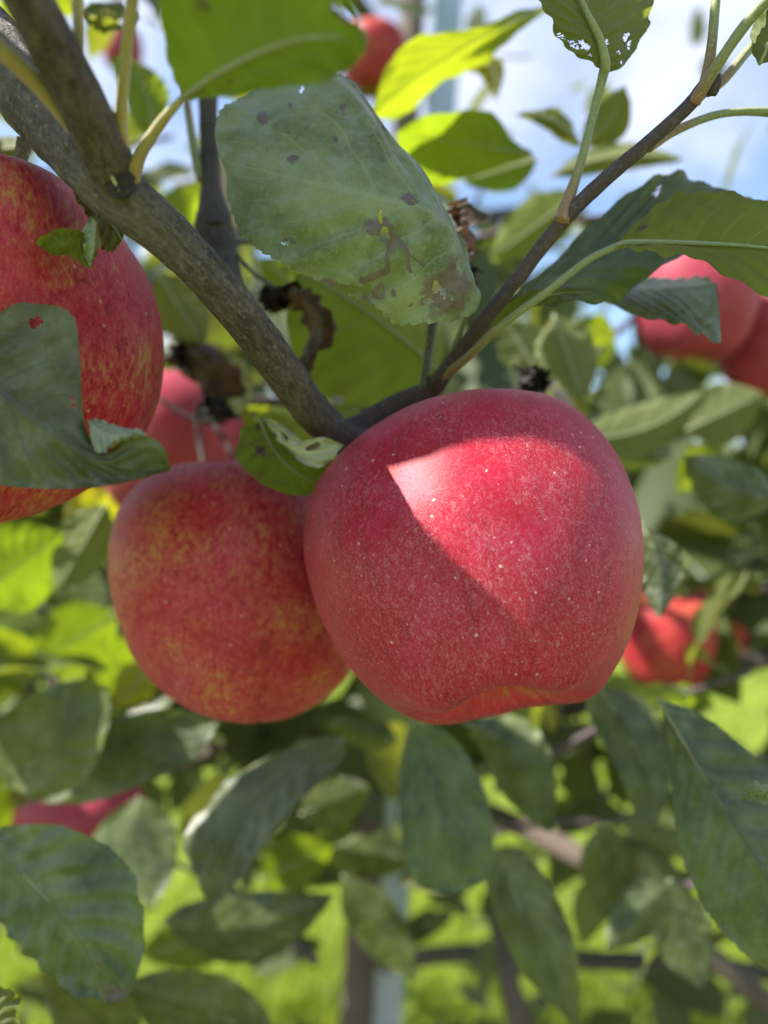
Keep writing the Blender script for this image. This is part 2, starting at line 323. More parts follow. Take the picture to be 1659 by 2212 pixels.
def loft_leaf(mid, a, b, mat, parent, d=(0.2, 0.2), da=0.0, db=0.0, side='top', cup=0.0, wav=0.0012, quilt=0.00035, nu=56, nv=9,
              serr=0.03, teeth=34, holes=(), dmg=(), edge=0.0, pet=None, rib=7, rib_mat=None, pet_mat=None, label=None, name='leaf', seed=None, hang=None):
    """leaf lofted through three pixel curves (midrib and both margins), each at its own depth"""
    seed = random.random() * 100 if seed is None else seed
    def curve(pts, off):
        pp = [mid[0]] + list(pts) + [mid[-1]] if pts is not mid else list(mid)
        out = []
        for i, p in enumerate(pp):
            u = i / (len(pp) - 1)
            dd = d[0] + (d[1] - d[0]) * u + off * math.sin(math.pi * min(max(u, 0), 1)) if len(p) < 3 else p[2]
            if hang: dd += hang[1] * (p[1] - hang[0]) * d[0] / F      # leans back: what is lower in view lies farther off
            out.append(at(p[0], p[1], dd))
        return crom(out, nu)
    Mc, A, B = curve(mid, 0.0), curve(a, da), curve(b, db)
    T = np.gradient(Mc, axis=0)
    N = np.cross(T, A - B); nn = np.linalg.norm(N, axis=1)[:, None]; N = N / np.where(nn < 1e-9, 1, nn)
    camp = np.array((0, 0, CAMZ))
    k = nu // 2
    facing = N[k].dot(camp - Mc[k]) > 0
    flip = facing == (side == 'top')                      # quads wind the other way round from N
    verts, uvs, dm = [], [], []
    w = 2 * nv + 1
    pj = lambda p: (p[0] / p[1] * F + CX, (CAMZ - p[2]) / p[1] * F + CY)
    phol = [h_ for h_ in holes if h_[0] == 'p']; holes = [h_ for h_ in holes if h_[0] != 'p']
    pdm = [h_ for h_ in dmg if h_[0] in ('p', 'l')]; dmg = [h_ for h_ in dmg if h_[0] not in ('p', 'l')]
    for i in range(nu + 1):
        u = i / nu
        for j in range(w):
            v = (j - nv) / nv; av = abs(v); E = A[i] if v < 0 else B[i]
            p = Mc[i] + (E - Mc[i]) * av
            wid = np.linalg.norm(E - Mc[i])
            p = p + N[i] * (cup * wid * 4 * av * (1 - av))
            ph = u * 9 - av * 2.0 + (0.2 if v > 0 else -0.2)
            p = p + N[i] * (quilt * math.cos(ph * 2 * math.pi) * min(1, av * 3) * math.sin(math.pi * u))
            p = p + N[i] * (wav * (0.3 + 1.7 * av ** 2) * (kn(u * 5 + seed, v * 1.5) + 0.6 * kn(u * 13 + seed, v * 2.5)))
            if av > 0.86 and 0 < i < nu:
                tt = (u * teeth + 0.35 * kn(u * 40, seed)) % 1.0
                amp = serr * (0.5 + 0.5 * abs(kn(u * 9, seed + 5)) * 2)
                p = p + (E - Mc[i]) * (av - 0.86) / 0.14 * amp * (tt - 0.5)
            q = 0.0
            for (hu, hv, ru, rv, s_) in dmg:
                e = math.hypot((u - hu) / ru, (v - hv) / rv)
                q = max(q, s_ * max(0.0, 1.25 - 0.65 * e))
            if pdm:
                X, Y = pj(p); X += 5 * kn(X * .06, Y * .06, 2); Y += 5 * kn(X * .06, Y * .06, 9)
                for h_ in pdm:
                    if h_[0] == 'p': e = math.hypot((X - h_[1]) / h_[3], (Y - h_[2]) / h_[4])
                    else:                                   # a crack: polyline of half width h_[2]
                        e = 9
                        for (x0, y0), (x1, y1) in zip(h_[1], h_[1][1:]):
                            t = max(0, min(1, ((X - x0) * (x1 - x0) + (Y - y0) * (y1 - y0)) / ((x1 - x0) ** 2 + (y1 - y0) ** 2)))
                            e = min(e, math.hypot(X - x0 - t * (x1 - x0), Y - y0 - t * (y1 - y0)) / h_[2])
                    q = max(q, h_[-1] * max(0.0, 1.25 - 0.65 * e))
            if edge: q = max(q, edge * max(0, (av - 0.8) / 0.2) * (0.4 + kn(u * 7 + seed, 3)))
            verts.append(p); uvs.append((u, v * 0.5 + 0.5)); dm.append(q)
    faces = []
    for i in range(nu):
        for j in range(2 * nv):
            u = (i + 0.5) / nu; v = (j + 0.5 - nv) / nv; cut = False
            for hh in holes:
                hu, hv, ru, rv = hh[:4]
                e = math.hypot((u - hu) / ru, (v - hv) / rv) + 0.35 * kn(u * 55 + seed, v * 30) + 0.2 * kn(u * 140, v * 70)
                if len(hh) > 4:                           # a lacework of small holes
                    if e < 1 and (kn(u * hh[4] * 1.6 + 3, v * hh[4] * 0.6) > 0.02): cut = True
                elif e < 1: cut = True
            if phol and not cut:
                X, Y = pj((verts[i * w + j] + verts[(i + 1) * w + j + 1]) / 2)
                for h_ in phol:
                    e = math.hypot((X - h_[1]) / h_[3], (Y - h_[2]) / h_[4]) + .35 * kn(X * .09 + seed, Y * .09)
                    if e < 1 and (len(h_) < 6 or kn(X * h_[5], Y * h_[5] * .6, 4) > .05): cut = True
            if cut: continue
            f = (i * w + j, (i + 1) * w + j, (i + 1) * w + j + 1, i * w + j + 1)
            faces.append(f if not flip else f[::-1])
    o = mesh_obj(name, verts, faces, mat, parent, Mc[0], uvs, {'dmg': ('FLOAT', dm)})
    if label: o['label'] = label
    # which way the mesh normal really points -> put the rib on the underside
    f = faces[len(faces) // 2]
    nf = np.cross(np.array(verts[f[1]]) - np.array(verts[f[0]]), np.array(verts[f[3]]) - np.array(verts[f[0]]))
    sgn = 1.0 if nf.dot(N[k]) > 0 else -1.0
    if rib:
        rw = rib * d[0] / F / 2; e = int(nu * 0.94)
        idx = list(range(0, e, max(1, nu // 14)))
        tube('midrib', [Vector(Mc[i] - sgn * N[i] * rw * 0.85) for i in idx], [rw * (1 - 0.8 * i / nu) for i in idx], rib_mat or M['rib'], o, n=28, ring=8)
    if pet:
        rw = (rib or 7) * d[0] / F / 2
        pts = [at(*p[:3]) for p in pet] + [Vector(Mc[0])]
        rr = [(p[3] * p[2] / F / 2 if len(p) > 3 else rw * 1.25) for p in pet] + [rw]
        tube('petiole', pts, rr, pet_mat or M['stem'], o, n=24, ring=10)
    return o

def simple_leaf(base, tip, wpx, mat, parent, d=(0.3, 0.3), bow=0.0, fa=1.0, fb=1.0, tilt=0.0, **kw):
    """leaf of the ordinary outline between two pixels; bow bends it sideways, fa/fb foreshorten its halves, tilt turns it in depth"""
    b, t = np.array(base, float), np.array(tip, float)
    L = np.linalg.norm(t - b); ax = (t - b) / L; pr = np.array((-ax[1], ax[0]))
    us = [0.0, 0.12, 0.3, 0.5, 0.7, 0.87, 1.0]; ws = [0, 0.55, 0.95, 1.0, 0.80, 0.42, 0]
    mid = [tuple(b + ax * L * u + pr * bow * L * math.sin(math.pi * u)) for u in us]
    A = [tuple(np.array(mid[i]) + pr * wpx / 2 * fa * ws[i]) for i in range(1, 6)]
    B = [tuple(np.array(mid[i]) - pr * wpx / 2 * fb * ws[i]) for i in range(1, 6)]
    return loft_leaf(mid, A, B, mat, parent, d=d, da=tilt + kw.pop('fold', 0.004), db=-tilt + 0.004, **kw)

# ------------------------------------------------------------------ the setting: ground and grass
def plain(name, col, rough=0.6, metal=0.0, var=0.25, scale=30.0, spec=0.4):
    m, g = newmat(name)
    ob = g.n('ShaderNodeTexCoord', out='Object')
    n_ = g.noise(ob, scale, 5.0, 0.6)
    c = g.mix(g.ss(n_, 0.3, 0.7), tuple(x * (1 - var) for x in col), tuple(min(1, x * (1 + var)) for x in col))
    bs = g.n('ShaderNodeBsdfPrincipled', {'Base Color': c, 'Roughness': rough, 'Metallic': metal, 'Specular IOR Level': spec})
    g.n('ShaderNodeOutputMaterial', {0: bs}, out=None)
    return m
M['soil'] = plain('turf_ground', (0.17, 0.22, 0.028), 0.9, var=0.35, scale=1.2)
ground = mesh_obj('ground', [(-400, -400, 0), (400, -400, 0), (400, 400, 0), (-400, 400, 0)], [(0, 1, 2, 3)], M['soil'])
ground['kind'] = 'structure'

M['bounce_cut'] = plain('bounce_cut_soil', (0.085, 0.062, 0.045), 0.95, var=0.4, scale=9.0)  # unseen brown strip added under the row to cut green bounce light
strip = mesh_obj('bounce_cut_strip', [(-400, -.75, .004), (400, -.75, .004), (400, 2.0, .004), (-400, 2.0, .004)], [(0, 1, 2, 3)], M['bounce_cut']); strip['kind'] = 'structure'
def fast_mesh(name, V, Fq, mat, parent=None, loc=(0, 0, 0), smooth=False):
    """numpy verts (n,3) and quads (m,4)"""
    me = bpy.data.meshes.new(name)
    V = np.asarray(V, np.float32) - np.array(loc, np.float32)
    me.vertices.add(len(V)); me.vertices.foreach_set('co', V.ravel())
    me.loops.add(Fq.size); me.loops.foreach_set('vertex_index', Fq.astype(np.int32).ravel())
    me.polygons.add(len(Fq)); me.polygons.foreach_set('loop_start', np.arange(0, Fq.size, Fq.shape[1], dtype=np.int32))
    me.polygons.foreach_set('loop_total', np.full(len(Fq), Fq.shape[1], np.int32))
    if smooth: me.polygons.foreach_set('use_smooth', np.ones(len(Fq), bool))
    me.materials.append(mat); me.update(calc_edges=True); me.validate()
    return link(bpy.data.objects.new(name, me), parent, loc)

def foliage_simple(name, c0, c1, tr, tw, island=True):
    m, g = newmat(name)
    rn = g.n('ShaderNodeNewGeometry', out='Random Per Island')
    c = g.mix(rn, c0, c1)
    t = g.mix(rn, tuple(x * 0.8 for x in tr), tr)
    bs = g.n('ShaderNodeBsdfPrincipled', {'Base Color': c, 'Roughness': 0.5, 'Specular IOR Level': 0.4})
    tl = g.n('ShaderNodeBsdfTranslucent', {'Color': t})
    g.n('ShaderNodeOutputMaterial', {0: g.n('ShaderNodeMixShader', {0: tw, 1: bs, 2: tl})}, out=None)
    return m
M['grass'] = foliage_simple('grass_blades', (0.15, 0.21, 0.024), (0.25, 0.32, 0.040), (0.54, 0.64, 0.05), 0.42)
nb = 70000
gy = 1.95 + 8.5 * np.random.rand(nb) ** 1.6; gx = (np.random.rand(nb) - 0.5) * (1.4 + gy * 1.5)
gh = (0.05 + 0.07 * np.random.rand(nb)) * (0.7 + 0.6 * np.random.rand(nb)); ga = np.random.rand(nb) * 2 * np.pi
gw = 0.0025 + 0.003 * np.random.rand(nb); lean = 0.5 * np.random.rand(nb)
ux, uy = np.cos(ga), np.sin(ga)
base = np.stack([gx, gy, np.zeros(nb)], 1); wv = np.stack([-uy * gw, ux * gw, 0 * gw], 1)
midp = base + np.stack([ux * gh * lean * 0.4, uy * gh * lean * 0.4, gh * 0.6], 1); tipp = base + np.stack([ux * gh * lean * 1.4, uy * gh * lean * 1.4, gh], 1)
V = np.stack([base - wv, base + wv, midp + wv * 0.8, midp - wv * 0.8, tipp + wv * 0.15, tipp - wv * 0.15], 1).reshape(-1, 3)
o6 = np.arange(nb)[:, None] * 6
Fq = np.concatenate([o6 + np.array([[0, 1, 2, 3]]), o6 + np.array([[3, 2, 4, 5]])], 0)
gr = fast_mesh('grass', V, Fq, M['grass']); gr['kind'] = 'stuff'; gr['label'] = 'short sunlit lime green orchard grass beneath the trees'; gr['category'] = 'grass'

def leaf_cloud(n, centre_fn, size, seed):
    """n small folded leaves, 8 vertices each, scattered by centre_fn"""
    rs = np.random.RandomState(seed)
    C = centre_fn(rs, n)
    q = rs.normal(size=(n, 3)); q /= np.linalg.norm(q, axis=1)[:, None]          # leaf axis
    q[:, 2] -= 0.35; q /= np.linalg.norm(q, axis=1)[:, None]
    s = rs.normal(size=(n, 3)); s[:, 2] *= 0.45
    s -= q * (s * q).sum(1)[:, None]; s /= np.linalg.norm(s, axis=1)[:, None]
    nr = np.cross(q, s); L = (size * (0.7 + 0.6 * rs.rand(n)))[:, None]; W = L * 0.30
    p = lambda a, b, c: C + q * L * a + s * W * b + nr * L * c
    V = np.stack([p(-.5, 0, 0), p(-.2, 1, .06), p(-.2, 0, 0), p(-.2, -1, .06), p(.2, .95, .03), p(.2, 0, -.03), p(.2, -.95, .03), p(.55, 0, -.12)], 1).reshape(-1, 3)
    o8 = np.arange(n)[:, None] * 8
    Fq = np.concatenate([o8 + np.array([f]) for f in ([0, 2, 1, 1], [0, 3, 2, 2], [1, 2, 5, 4], [2, 3, 6, 5], [4, 5, 7, 7], [5, 6, 7, 7])], 0)
    quads = Fq[(Fq[:, 2] != Fq[:, 3])]; tris = Fq[(Fq[:, 2] == Fq[:, 3])][:, :3]
    tq = np.concatenate([quads[:, [0, 1, 2]], quads[:, [0, 2, 3]], tris], 0)
    return V, tq
M['far_leaf'] = foliage_simple('far_foliage', (0.045, 0.085, 0.022), (0.10, 0.155, 0.040), (0.32, 0.42, 0.04), 0.38)

# trees of the next row, seen only as blurred green behind the branches
def far_tree(x, y, hgt, seed, label):
    t = empty('apple_tree', (x, y, 0), label, 'tree', 'apple trees of the next orchard row')
    rs = random.Random(seed)
    tube('trunk', [Vector((x, y, 0)), Vector((x + .02, y, .7)), Vector((x - .03, y + .02, 1.6)), Vector((x, y, hgt - .1))], [.045, .035, .028, .008], M['bark_trunk'], t, n=20, ring=10, rough=.1, nsc=20)
    for k in range(9):
        z = .55 + k * (hgt - .9) / 9; a = rs.random() * 6.28; l = (.75 - .05 * k) * rs.uniform(.7, 1.1)
        p0 = Vector((x, y, z)); p2 = p0 + Vector((math.cos(a) * l, math.sin(a) * l, .12))
        tube('limb', [p0, (p0 + p2) / 2 + Vector((0, 0, .08)), p2], [.016, .011, .004], M['bark_trunk'], t, n=10, ring=7, rough=.1, nsc=20)
    def cf(r, n):
        z = .5 + (hgt - .45) * r.rand(n) ** .9; rad = (.40 + .70 * np.sin(np.clip((z - .3) / hgt, 0, 1) * 3.0)) * (0.25 + .85 * r.rand(n) ** .6)
        a = r.rand(n) * 6.283; j = np.sin(a * 3 + z * 4) * .12
        return np.stack([x + (rad + j) * np.cos(a), y + (rad + j) * np.sin(a), z], 1)
    V, tq = leaf_cloud(3600, cf, .085, seed)
    c = fast_mesh('crown', V, tq, M['far_leaf'], t, (x, y, 1.4)); c['kind'] = 'stuff'
for i, (x, y, hh) in enumerate([(-7.2, 8.6, 2.7), (-5.2, 8.8, 2.9), (-3.1, 8.5, 2.6), (-1.2, 8.7, 2.7), (.8, 8.6, 2.6), (2.9, 8.5, 2.8), (5.0, 8.7, 2.7), (7.0, 8.6, 2.9)]):
    far_tree(x, y, hh, 20 + i, 'blurred leafy apple tree in the far row beyond the grass')

# ------------------------------------------------------------------ the support post
M['steel'] = plain('galvanised_steel', (0.34, 0.41, 0.47), 0.42, 0.35, 0.12, 25.0)
p0, p1 = at(842, 2100, 1.32), at(968, 0, 1.32)
dirp = (p1 - p0).normalized()
def post():
    b = p0 - dirp * (p0.z / dirp.z); top = p0 + dirp * ((3.0 - p0.z) / dirp.z)
    t = empty('trellis_post', (b.x, b.y, 0), 'blue-grey galvanised steel trellis post beside the tree trunk', 'post')
    # open C-profile of folded sheet steel
    prof = [(-.024, -.018), (.024, -.018), (.024, .018), (.014, .018), (.014, .0155), (.0215, .0155), (.0215, -.0155), (-.0215, -.0155), (-.0215, .0155), (-.014, .0155), (-.014, .018), (-.024, .018)]
    n = len(prof); V = []
    for e in (b - dirp * 0.01, top):
        for (x, y) in prof: V.append(e + Vector((x, y, 0)))
    fs = [(i, (i + 1) % n, n + (i + 1) % n, n + i) for i in range(n)] + [tuple(range(n))[::-1], tuple(range(n, 2 * n))]
    mesh_obj('profile', V, fs, M['steel'], t, b, smooth=False)
    for k in range(6):
        c = b + dirp * (0.4 + k * .42)
        s = .006
        V = [c + Vector((s * math.cos(a), -.0185 - e, s * math.sin(a))) for e in (0, .003) for a in [i * math.pi / 3 for i in range(6)]]
        mesh_obj('bolt', V, [(0, 1, 2, 3, 4, 5), (11, 10, 9, 8, 7, 6)] + [(i, i + 6, (i + 1) % 6 + 6, (i + 1) % 6) for i in range(6)], M['steel'], t, c, smooth=False)
post()

# ------------------------------------------------------------------ the apple tree with the fruit
q0, q1 = at(770, 2120, 1.30), at(897, 0, 1.30)
dq = (q1 - q0).normalized(); tb = q0 - dq * (q0.z / dq.z)
tree = empty('apple_tree', tb, 'apple tree with spotted leaves and grey-brown branches bearing the red apples', 'tree')
ttop = q0 + dq * ((3.1 - q0.z) / dq.z)
tube('trunk', [tb, tb.lerp(ttop, .3) + Vector((.004, 0, 0)), tb.lerp(ttop, .6) - Vector((.004, 0, 0)), ttop], [.031, .0265, .0245, .014], M['bark_trunk'], tree, n=70, ring=18, rough=.07, nsc=30)
tpt = lambda z: tb + dq * (z / dq.z)

# --- branches near the camera
B1 = [tpt(2.25), Vector((-.12, 1.0, 2.25)), Vector((-.26, .6, 2.05)), Vector((-.22, .30, 1.80)), at(-230, -110, .185), at(-60, 60, .165), at(100, 245, .152), at(240, 400, .146), at(375, 520, .150), at(500, 655, .160), at(600, 785, .176), at(672, 885, .194), at(745, 948, .212), at(800, 930, .219)]
B1w = [.013, .012, .011, .010, .0085, .0078, .0068, .0057, .0046, .0045, .0045, .0047, .0045, .0026]
tube('branch', B1, B1w, M['bark'], tree, n=260, ring=28, rough=.085, nsc=150)['label'] = 'thick grey-brown branch slanting down to the large red apple'
btube('branch', [(720, 955, .214, 60), (790, 915, .218, 56), (860, 875, .215, 52), (925, 846, .208, 46), (965, 800, .200, 38), (1040, 700, .190, 33), (1120, 600, .182, 31), (1215, 478, .174, 33), (1310, 385, .170, 32), (1400, 308, .167, 30), (1480, 236, .164, 30), (1520, 190, .163, 33), (1536, 165, .162, 24)], M['bark_twig'], tree, n=150, ring=18, rough=.06, nsc=250)['label'] = 'thin purplish twig rising to the upper right'
# side shoot towards the camera
btube('branch', [(262, 415, .146, 108), (245, 375, .142, 106), (190, 250, .130, 104), (110, 90, .118, 106), (30, -60, .108, 104), (-60, -230, .098, 100)], M['bark'], tree, n=80, ring=24, rough=.035, nsc=140)['label'] = 'out-of-focus brown side shoot at the upper left'
# ring scar where the shoot leaves the branch
for k in range(6):
    y0 = 366 + k * 9; w = (9, 13, 10, 14, 10, 12)[k]; x0, x1 = 200 + k * 5, 308 - k * 3; xm = (x0 + x1) / 2 + (-4, 5, 2, -3, 4, 0)[k]
    btube('bud_scar', [(x0, y0 - 6, .1445, w * .5), ((x0 + xm) / 2, y0 + 9, .1395, w), (xm, y0 + 14, .1376, w), ((x1 + xm) / 2, y0 + 9, .1388, w), (x1, y0 - 4, .1445, w * .5)], M['bark_dark'] if k % 2 else M['bark'], tree, n=26, ring=9, rough=.35, nsc=420)
# dark spur behind, with its swollen joint
btube('branch', [(447, 60, .250, 42), (449, 215, .245, 41), (452, 330, .240, 40), (455, 400, .238, 44), (459, 450, .236, 62), (461, 472, .2355, 74), (462, 500, .235, 84), (468, 545, .233, 86), (482, 590, .230, 74), (505, 650, .222, 50)], M['bark_dark'], tree, n=90, ring=20, rough=.06, nsc=220)['label'] = 'dark upright spur with a swollen joint behind the branch'
btube('branch', [(425, 462, .238, 8), (440, 476, .231, 9), (462, 481, .2288, 10), (485, 474, .231, 9), (497, 462, .238, 8)], M['bark'], tree, n=20, ring=8, rough=.2, nsc=400, )
btube('twig', [(492, 543, .232, 16), (510, 548, .232, 10), (545, 588, .234, 9), (580, 612, .236, 9), (612, 634, .237, 12)], M['stem_dark'], tree, n=30, ring=10)
btube('twig', [(936, 692, .205, 22), (928, 750, .204, 20), (914, 840, .204, 18)], M['stem_dark'], tree, n=20, ring=10)
btube('twig', [(492, 528, .236, 15), (530, 522, .24, 13), (560, 528, .245, 10)], M['stem_dark'], tree, n=16, ring=8)
# loose green petioles at the node and at the twig's end
for pts, mt in [([(222, 352, .1435, 38), (160, 275, .134, 36), (80, 180, .124, 38), (-40, 70, .113, 38)], 'stem_pale'),
                ([(262, 350, .140, 34), (262, 250, .132, 28), (272, 120, .122, 27), (290, -40, .112, 30)], 'stem_pale'),
                ([(167, 160, .128, 22), (170, 70, .122, 24), (165, -40, .117, 26)], 'stem_pale'),
                ([(228, 352, .1385, 10), (244, 385, .1375, 9), (258, 412, .1375, 5)], 'stem_pale'),
                ([(1522, 192, .163, 30), (1536, 110, .161, 22), (1546, 0, .160, 20), (1553, -80, .160, 22)], 'stem'),
                ([(1500, 222, .163, 27), (1550, 140, .158, 24), (1605, 60, .155, 24), (1665, -10, .152, 28)], 'stem'),
                ([(1528, 196, .164, 28), (1570, 165, .165, 21), (1625, 100, .168, 20), (1690, 50, .17, 20)], 'stem'),
                ([(1400, 318, .168, 24), (1460, 282, .170, 19), (1540, 250, .172, 17), (1610, 241, .174, 17), (1690, 243, .176, 22)], 'stem')]:
    btube('petiole', pts, M[mt], tree, n=40, ring=14, rough=.04, nsc=300)
btube('petiole', [(398, 185, .236, 15), (410, 265, .237, 17), (424, 345, .238, 21), (436, 388, .238, 24)], M['stem'], tree, n=20, ring=10)
btube('bud', [(1534, 202, .162, 26), (1546, 182, .161, 24), (1554, 160, .161, 6)], M['bark_twig'], tree, n=10, ring=9, rough=.2, nsc=500)

# --- leaves near the camera, each lofted through its own midrib and margins
T_ = tree
loft_leaf([(1006, 682, .192), (1016, 625, .180), (1000, 545, .168), (968, 487, .163), (911, 447, .161), (831, 431, .160), (740, 412, .161), (640, 388, .164), (560, 366, .168), (478, 344, .174)],
          [(1020, 640, .178), (1037, 664, .172), (985, 690, .168), (870, 698, .166), (792, 652, .165), (700, 613, .165), (598, 570, .166), (528, 512, .169), (490, 430, .172)],
          [(1020, 610, .184), (1004, 530, .178), (955, 470, .176), (905, 405, .176), (862, 310, .178), (800, 235, .182), (765, 165, .186), (690, 138, .190), (590, 178, .190), (508, 220, .187), (474, 280, .181)][1:],
          M['leaf_grey'], T_, d=(.17, .17), cup=.05, wav=.0012, quilt=.00035, nu=200, nv=44, serr=.050, teeth=42, rib=6, seed=11.3, edge=.35,
          holes=[('p', 830, 508, 11, 17), ('p', 822, 470, 4, 14), ('p', 616, 526, 10, 4), ('p', 632, 518, 8, 5), ('p', 942, 622, 9, 14), ('p', 958, 634, 6, 12), ('p', 978, 640, 7, 8), ('p', 925, 652, 9, 6), ('p', 818, 630, 11, 12, .18), ('p', 652, 192, 3, 9), ('p', 745, 625, 50, 9), ('p', 795, 625, 8, 14), ('p', 838, 268, 8, 10)],
          dmg=[('p', 815, 490, 30, 20, .85), ('p', 846, 515, 22, 15, .85), ('l', [(846, 520), (838, 560), (835, 585), (800, 600), (785, 607)], 8, .9), ('l', [(850, 510), (880, 545), (885, 590)], 4, .9), ('l', [(866, 528), (915, 575)], 3, .85), ('p', 965, 630, 50, 42, .95), ('p', 975, 585, 12, 36, .85), ('p', 818, 630, 15, 16, .9), ('p', 850, 632, 6, 8, .8), ('p', 705, 612, 24, 11, .9), ('p', 790, 650, 13, 20, .85), ('p', 625, 520, 20, 7, .75), ('p', 567, 255, 12, 14, .9), ('p', 740, 232, 8, 10, .85), ('p', 625, 230, 7, 8, .8), ('p', 622, 284, 8, 5, .8), ('p', 880, 425, 26, 14, .7), ('p', 890, 437, 22, 4, .8), ('p', 630, 345, 16, 22, .55), ('p', 723, 300, 8, 10, .6), ('p', 885, 660, 6, 6, .8), ('p', 918, 480, 8, 7, .6), ('p', 1005, 600, 6, 22, .7), ('p', 985, 560, 5, 10, .6), ('p', 650, 160, 14, 14, .7), ('p', 985, 690, 12, 8, .7), ('p', 838, 268, 12, 16, .9), ('p', 600, 300, 14, 6, .5)],
          pet=[(962, 815, .201, 19), (985, 745, .197, 15)], label='large grey-green leaf with brown-edged insect holes, above the large red apple')
loft_leaf([(393, 214, .126), (470, 160, .113), (590, 100, .105), (700, 75, .101), (800, 85, .100)],
          [(360, 130, .118), (352, -40, .105), (520, -120, .096), (720, -40, .094)],
          [(440, 212, .118), (560, 205, .111), (690, 180, .106), (772, 140, .103)],
          M['leaf_lime'], T_, side='under', cup=-.06, wav=.0012, nu=70, nv=14, serr=.03, rib=10, seed=3.1, holes=[(.10, .3, .03, .10), (.86, -.55, .05, .12)], dmg=[(.10, .3, .06, .16, .9), (.45, .1, .02, .03, .9), (.3, .5, .03, .06, .8), (.86, -.5, .08, .2, .7)],
          pet=[(285, 385, .141, 36), (305, 330, .137, 27), (350, 262, .130, 23)], pet_mat=M['stem_pale'], label='close blurred yellow-green leaf at the upper left')
loft_leaf([(1304, 158, .1700), (1291, 95, .168), (1262, 35, .166), (1225, -50, .164), (1190, -160, .163)],
          [(1255, 120, .166), (1205, 72, .163), (1150, 2, .160), (1130, -80, .160)],
          [(1352, 140, .172), (1392, 70, .174), (1400, -20, .174), (1340, -110, .170)],
          M['leaf'], T_, side='under', cup=.05, nu=130, nv=30, serr=.02, teeth=22, rib=19, seed=5.5, wav=.0009,
          holes=[(.27, -.58, .045, .15), (.31, -.83, .03, .08, 60), (.28, .22, .018, .035), (.30, .25, .012, .02), (.24, .55, .02, .05, 60), (.34, .62, .018, .05), (.37, .66, .014, .05), (.33, .78, .012, .05), (.30, .80, .012, .03), (.20, .84, .014, .05), (.27, -.8, .012, .03), (.18, -.7, .016, .05, 60), (.38, -.9, .03, .08, 70)],
          dmg=[(.27, -.58, .06, .20, .7), (.31, -.83, .04, .12, .8), (.34, .66, .04, .10, .75), (.28, .22, .03, .06, .8), (.24, .55, .03, .07, .8), (.20, .84, .02, .07, .8), (.18, -.7, .03, .08, .7)],
          pet=[(1212, 478, .173, 36), (1228, 430, .173, 27), (1252, 360, .1725, 20), (1278, 260, .172, 19), (1296, 190, .171, 20)], label='leaf with pin holes hanging from the top edge at the right')
# sunlit leaves behind the large one
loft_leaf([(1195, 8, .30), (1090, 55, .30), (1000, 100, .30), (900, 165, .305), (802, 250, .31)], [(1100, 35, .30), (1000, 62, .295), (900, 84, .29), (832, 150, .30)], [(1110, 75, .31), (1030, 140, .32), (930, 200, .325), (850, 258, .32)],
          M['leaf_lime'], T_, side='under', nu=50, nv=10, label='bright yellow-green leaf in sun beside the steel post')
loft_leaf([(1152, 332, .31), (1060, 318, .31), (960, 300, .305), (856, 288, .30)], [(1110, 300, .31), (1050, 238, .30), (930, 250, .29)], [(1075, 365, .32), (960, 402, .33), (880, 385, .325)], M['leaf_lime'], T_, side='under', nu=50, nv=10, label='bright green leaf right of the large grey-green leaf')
simple_leaf((1262, 315), (1352, 185), 84, M['leaf'], T_, d=(.33, .31), bow=.1, side='under')
simple_leaf((1255, 318), (1112, 248), 50, M['leaf'], T_, d=(.33, .32), bow=.15, side='under')
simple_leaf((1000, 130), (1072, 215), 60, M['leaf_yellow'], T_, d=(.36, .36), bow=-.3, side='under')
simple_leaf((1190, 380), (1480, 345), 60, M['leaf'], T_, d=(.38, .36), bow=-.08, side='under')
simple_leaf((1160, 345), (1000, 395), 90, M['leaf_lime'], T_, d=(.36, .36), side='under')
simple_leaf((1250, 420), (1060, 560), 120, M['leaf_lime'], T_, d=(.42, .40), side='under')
# group at the right: olive underside in front, dark leaf behind, curled blue-grey tip
loft_leaf([(1085, 668, .20), (1180, 610, .195), (1300, 560, .195), (1420, 500, .20), (1625, 428, .205)], [(1130, 610, .20), (1250, 510, .203), (1380, 412, .207), (1460, 371, .208), (1530, 392, .208)], [(1180, 660, .19), (1300, 640, .187), (1400, 592, .187), (1520, 520, .195)],
          M['leaf_dark'], T_, nu=110, nv=24, seed=8.8, wav=.0016, holes=[(.62, -.75, .02, .10, 60), (.30, .25, .02, .06, 60), (.22, .50, .025, .08, 60)], dmg=[(.62, -.75, .03, .14, .8), (.30, .25, .03, .10, .9), (.22, .5, .035, .12, .9)], label='dark green leaf with small holes behind the olive leaf at the right')
loft_leaf([(1330, 533, .176), (1400, 530, .172), (1500, 532, .168), (1600, 537, .165), (1720, 548, .162), (1830, 560, .16)], [(1380, 470, .180), (1450, 425, .180), (1530, 410, .178), (1640, 434, .174), (1760, 480, .168)], [(1390, 543, .166), (1480, 556, .160), (1580, 590, .156), (1700, 640, .154), (1790, 620, .156)],
          M['leaf_lime'], T_, side='under', nu=90, nv=20, seed=2.2, cup=.05, rib=13, dmg=[(.18, -.50, .03, .10, .85)], pet=[(948, 822, .202, 20), (1010, 772, .192, 18), (1080, 706, .184, 17), (1180, 632, .178, 16), (1270, 562, .176, 15)], pet_mat=M['stem'], label='olive leaf underside reaching out of the picture at the right')
loft_leaf([(1000, 790, .20), (1090, 690, .193), (1180, 640, .19), (1320, 630, .19)], [(1050, 700, .193), (1110, 645, .19), (1200, 618, .19)], [(1060, 740, .195), (1130, 675, .192), (1210, 652, .19)], M['leaf'], T_, side='under', nu=50, nv=8, seed=9)
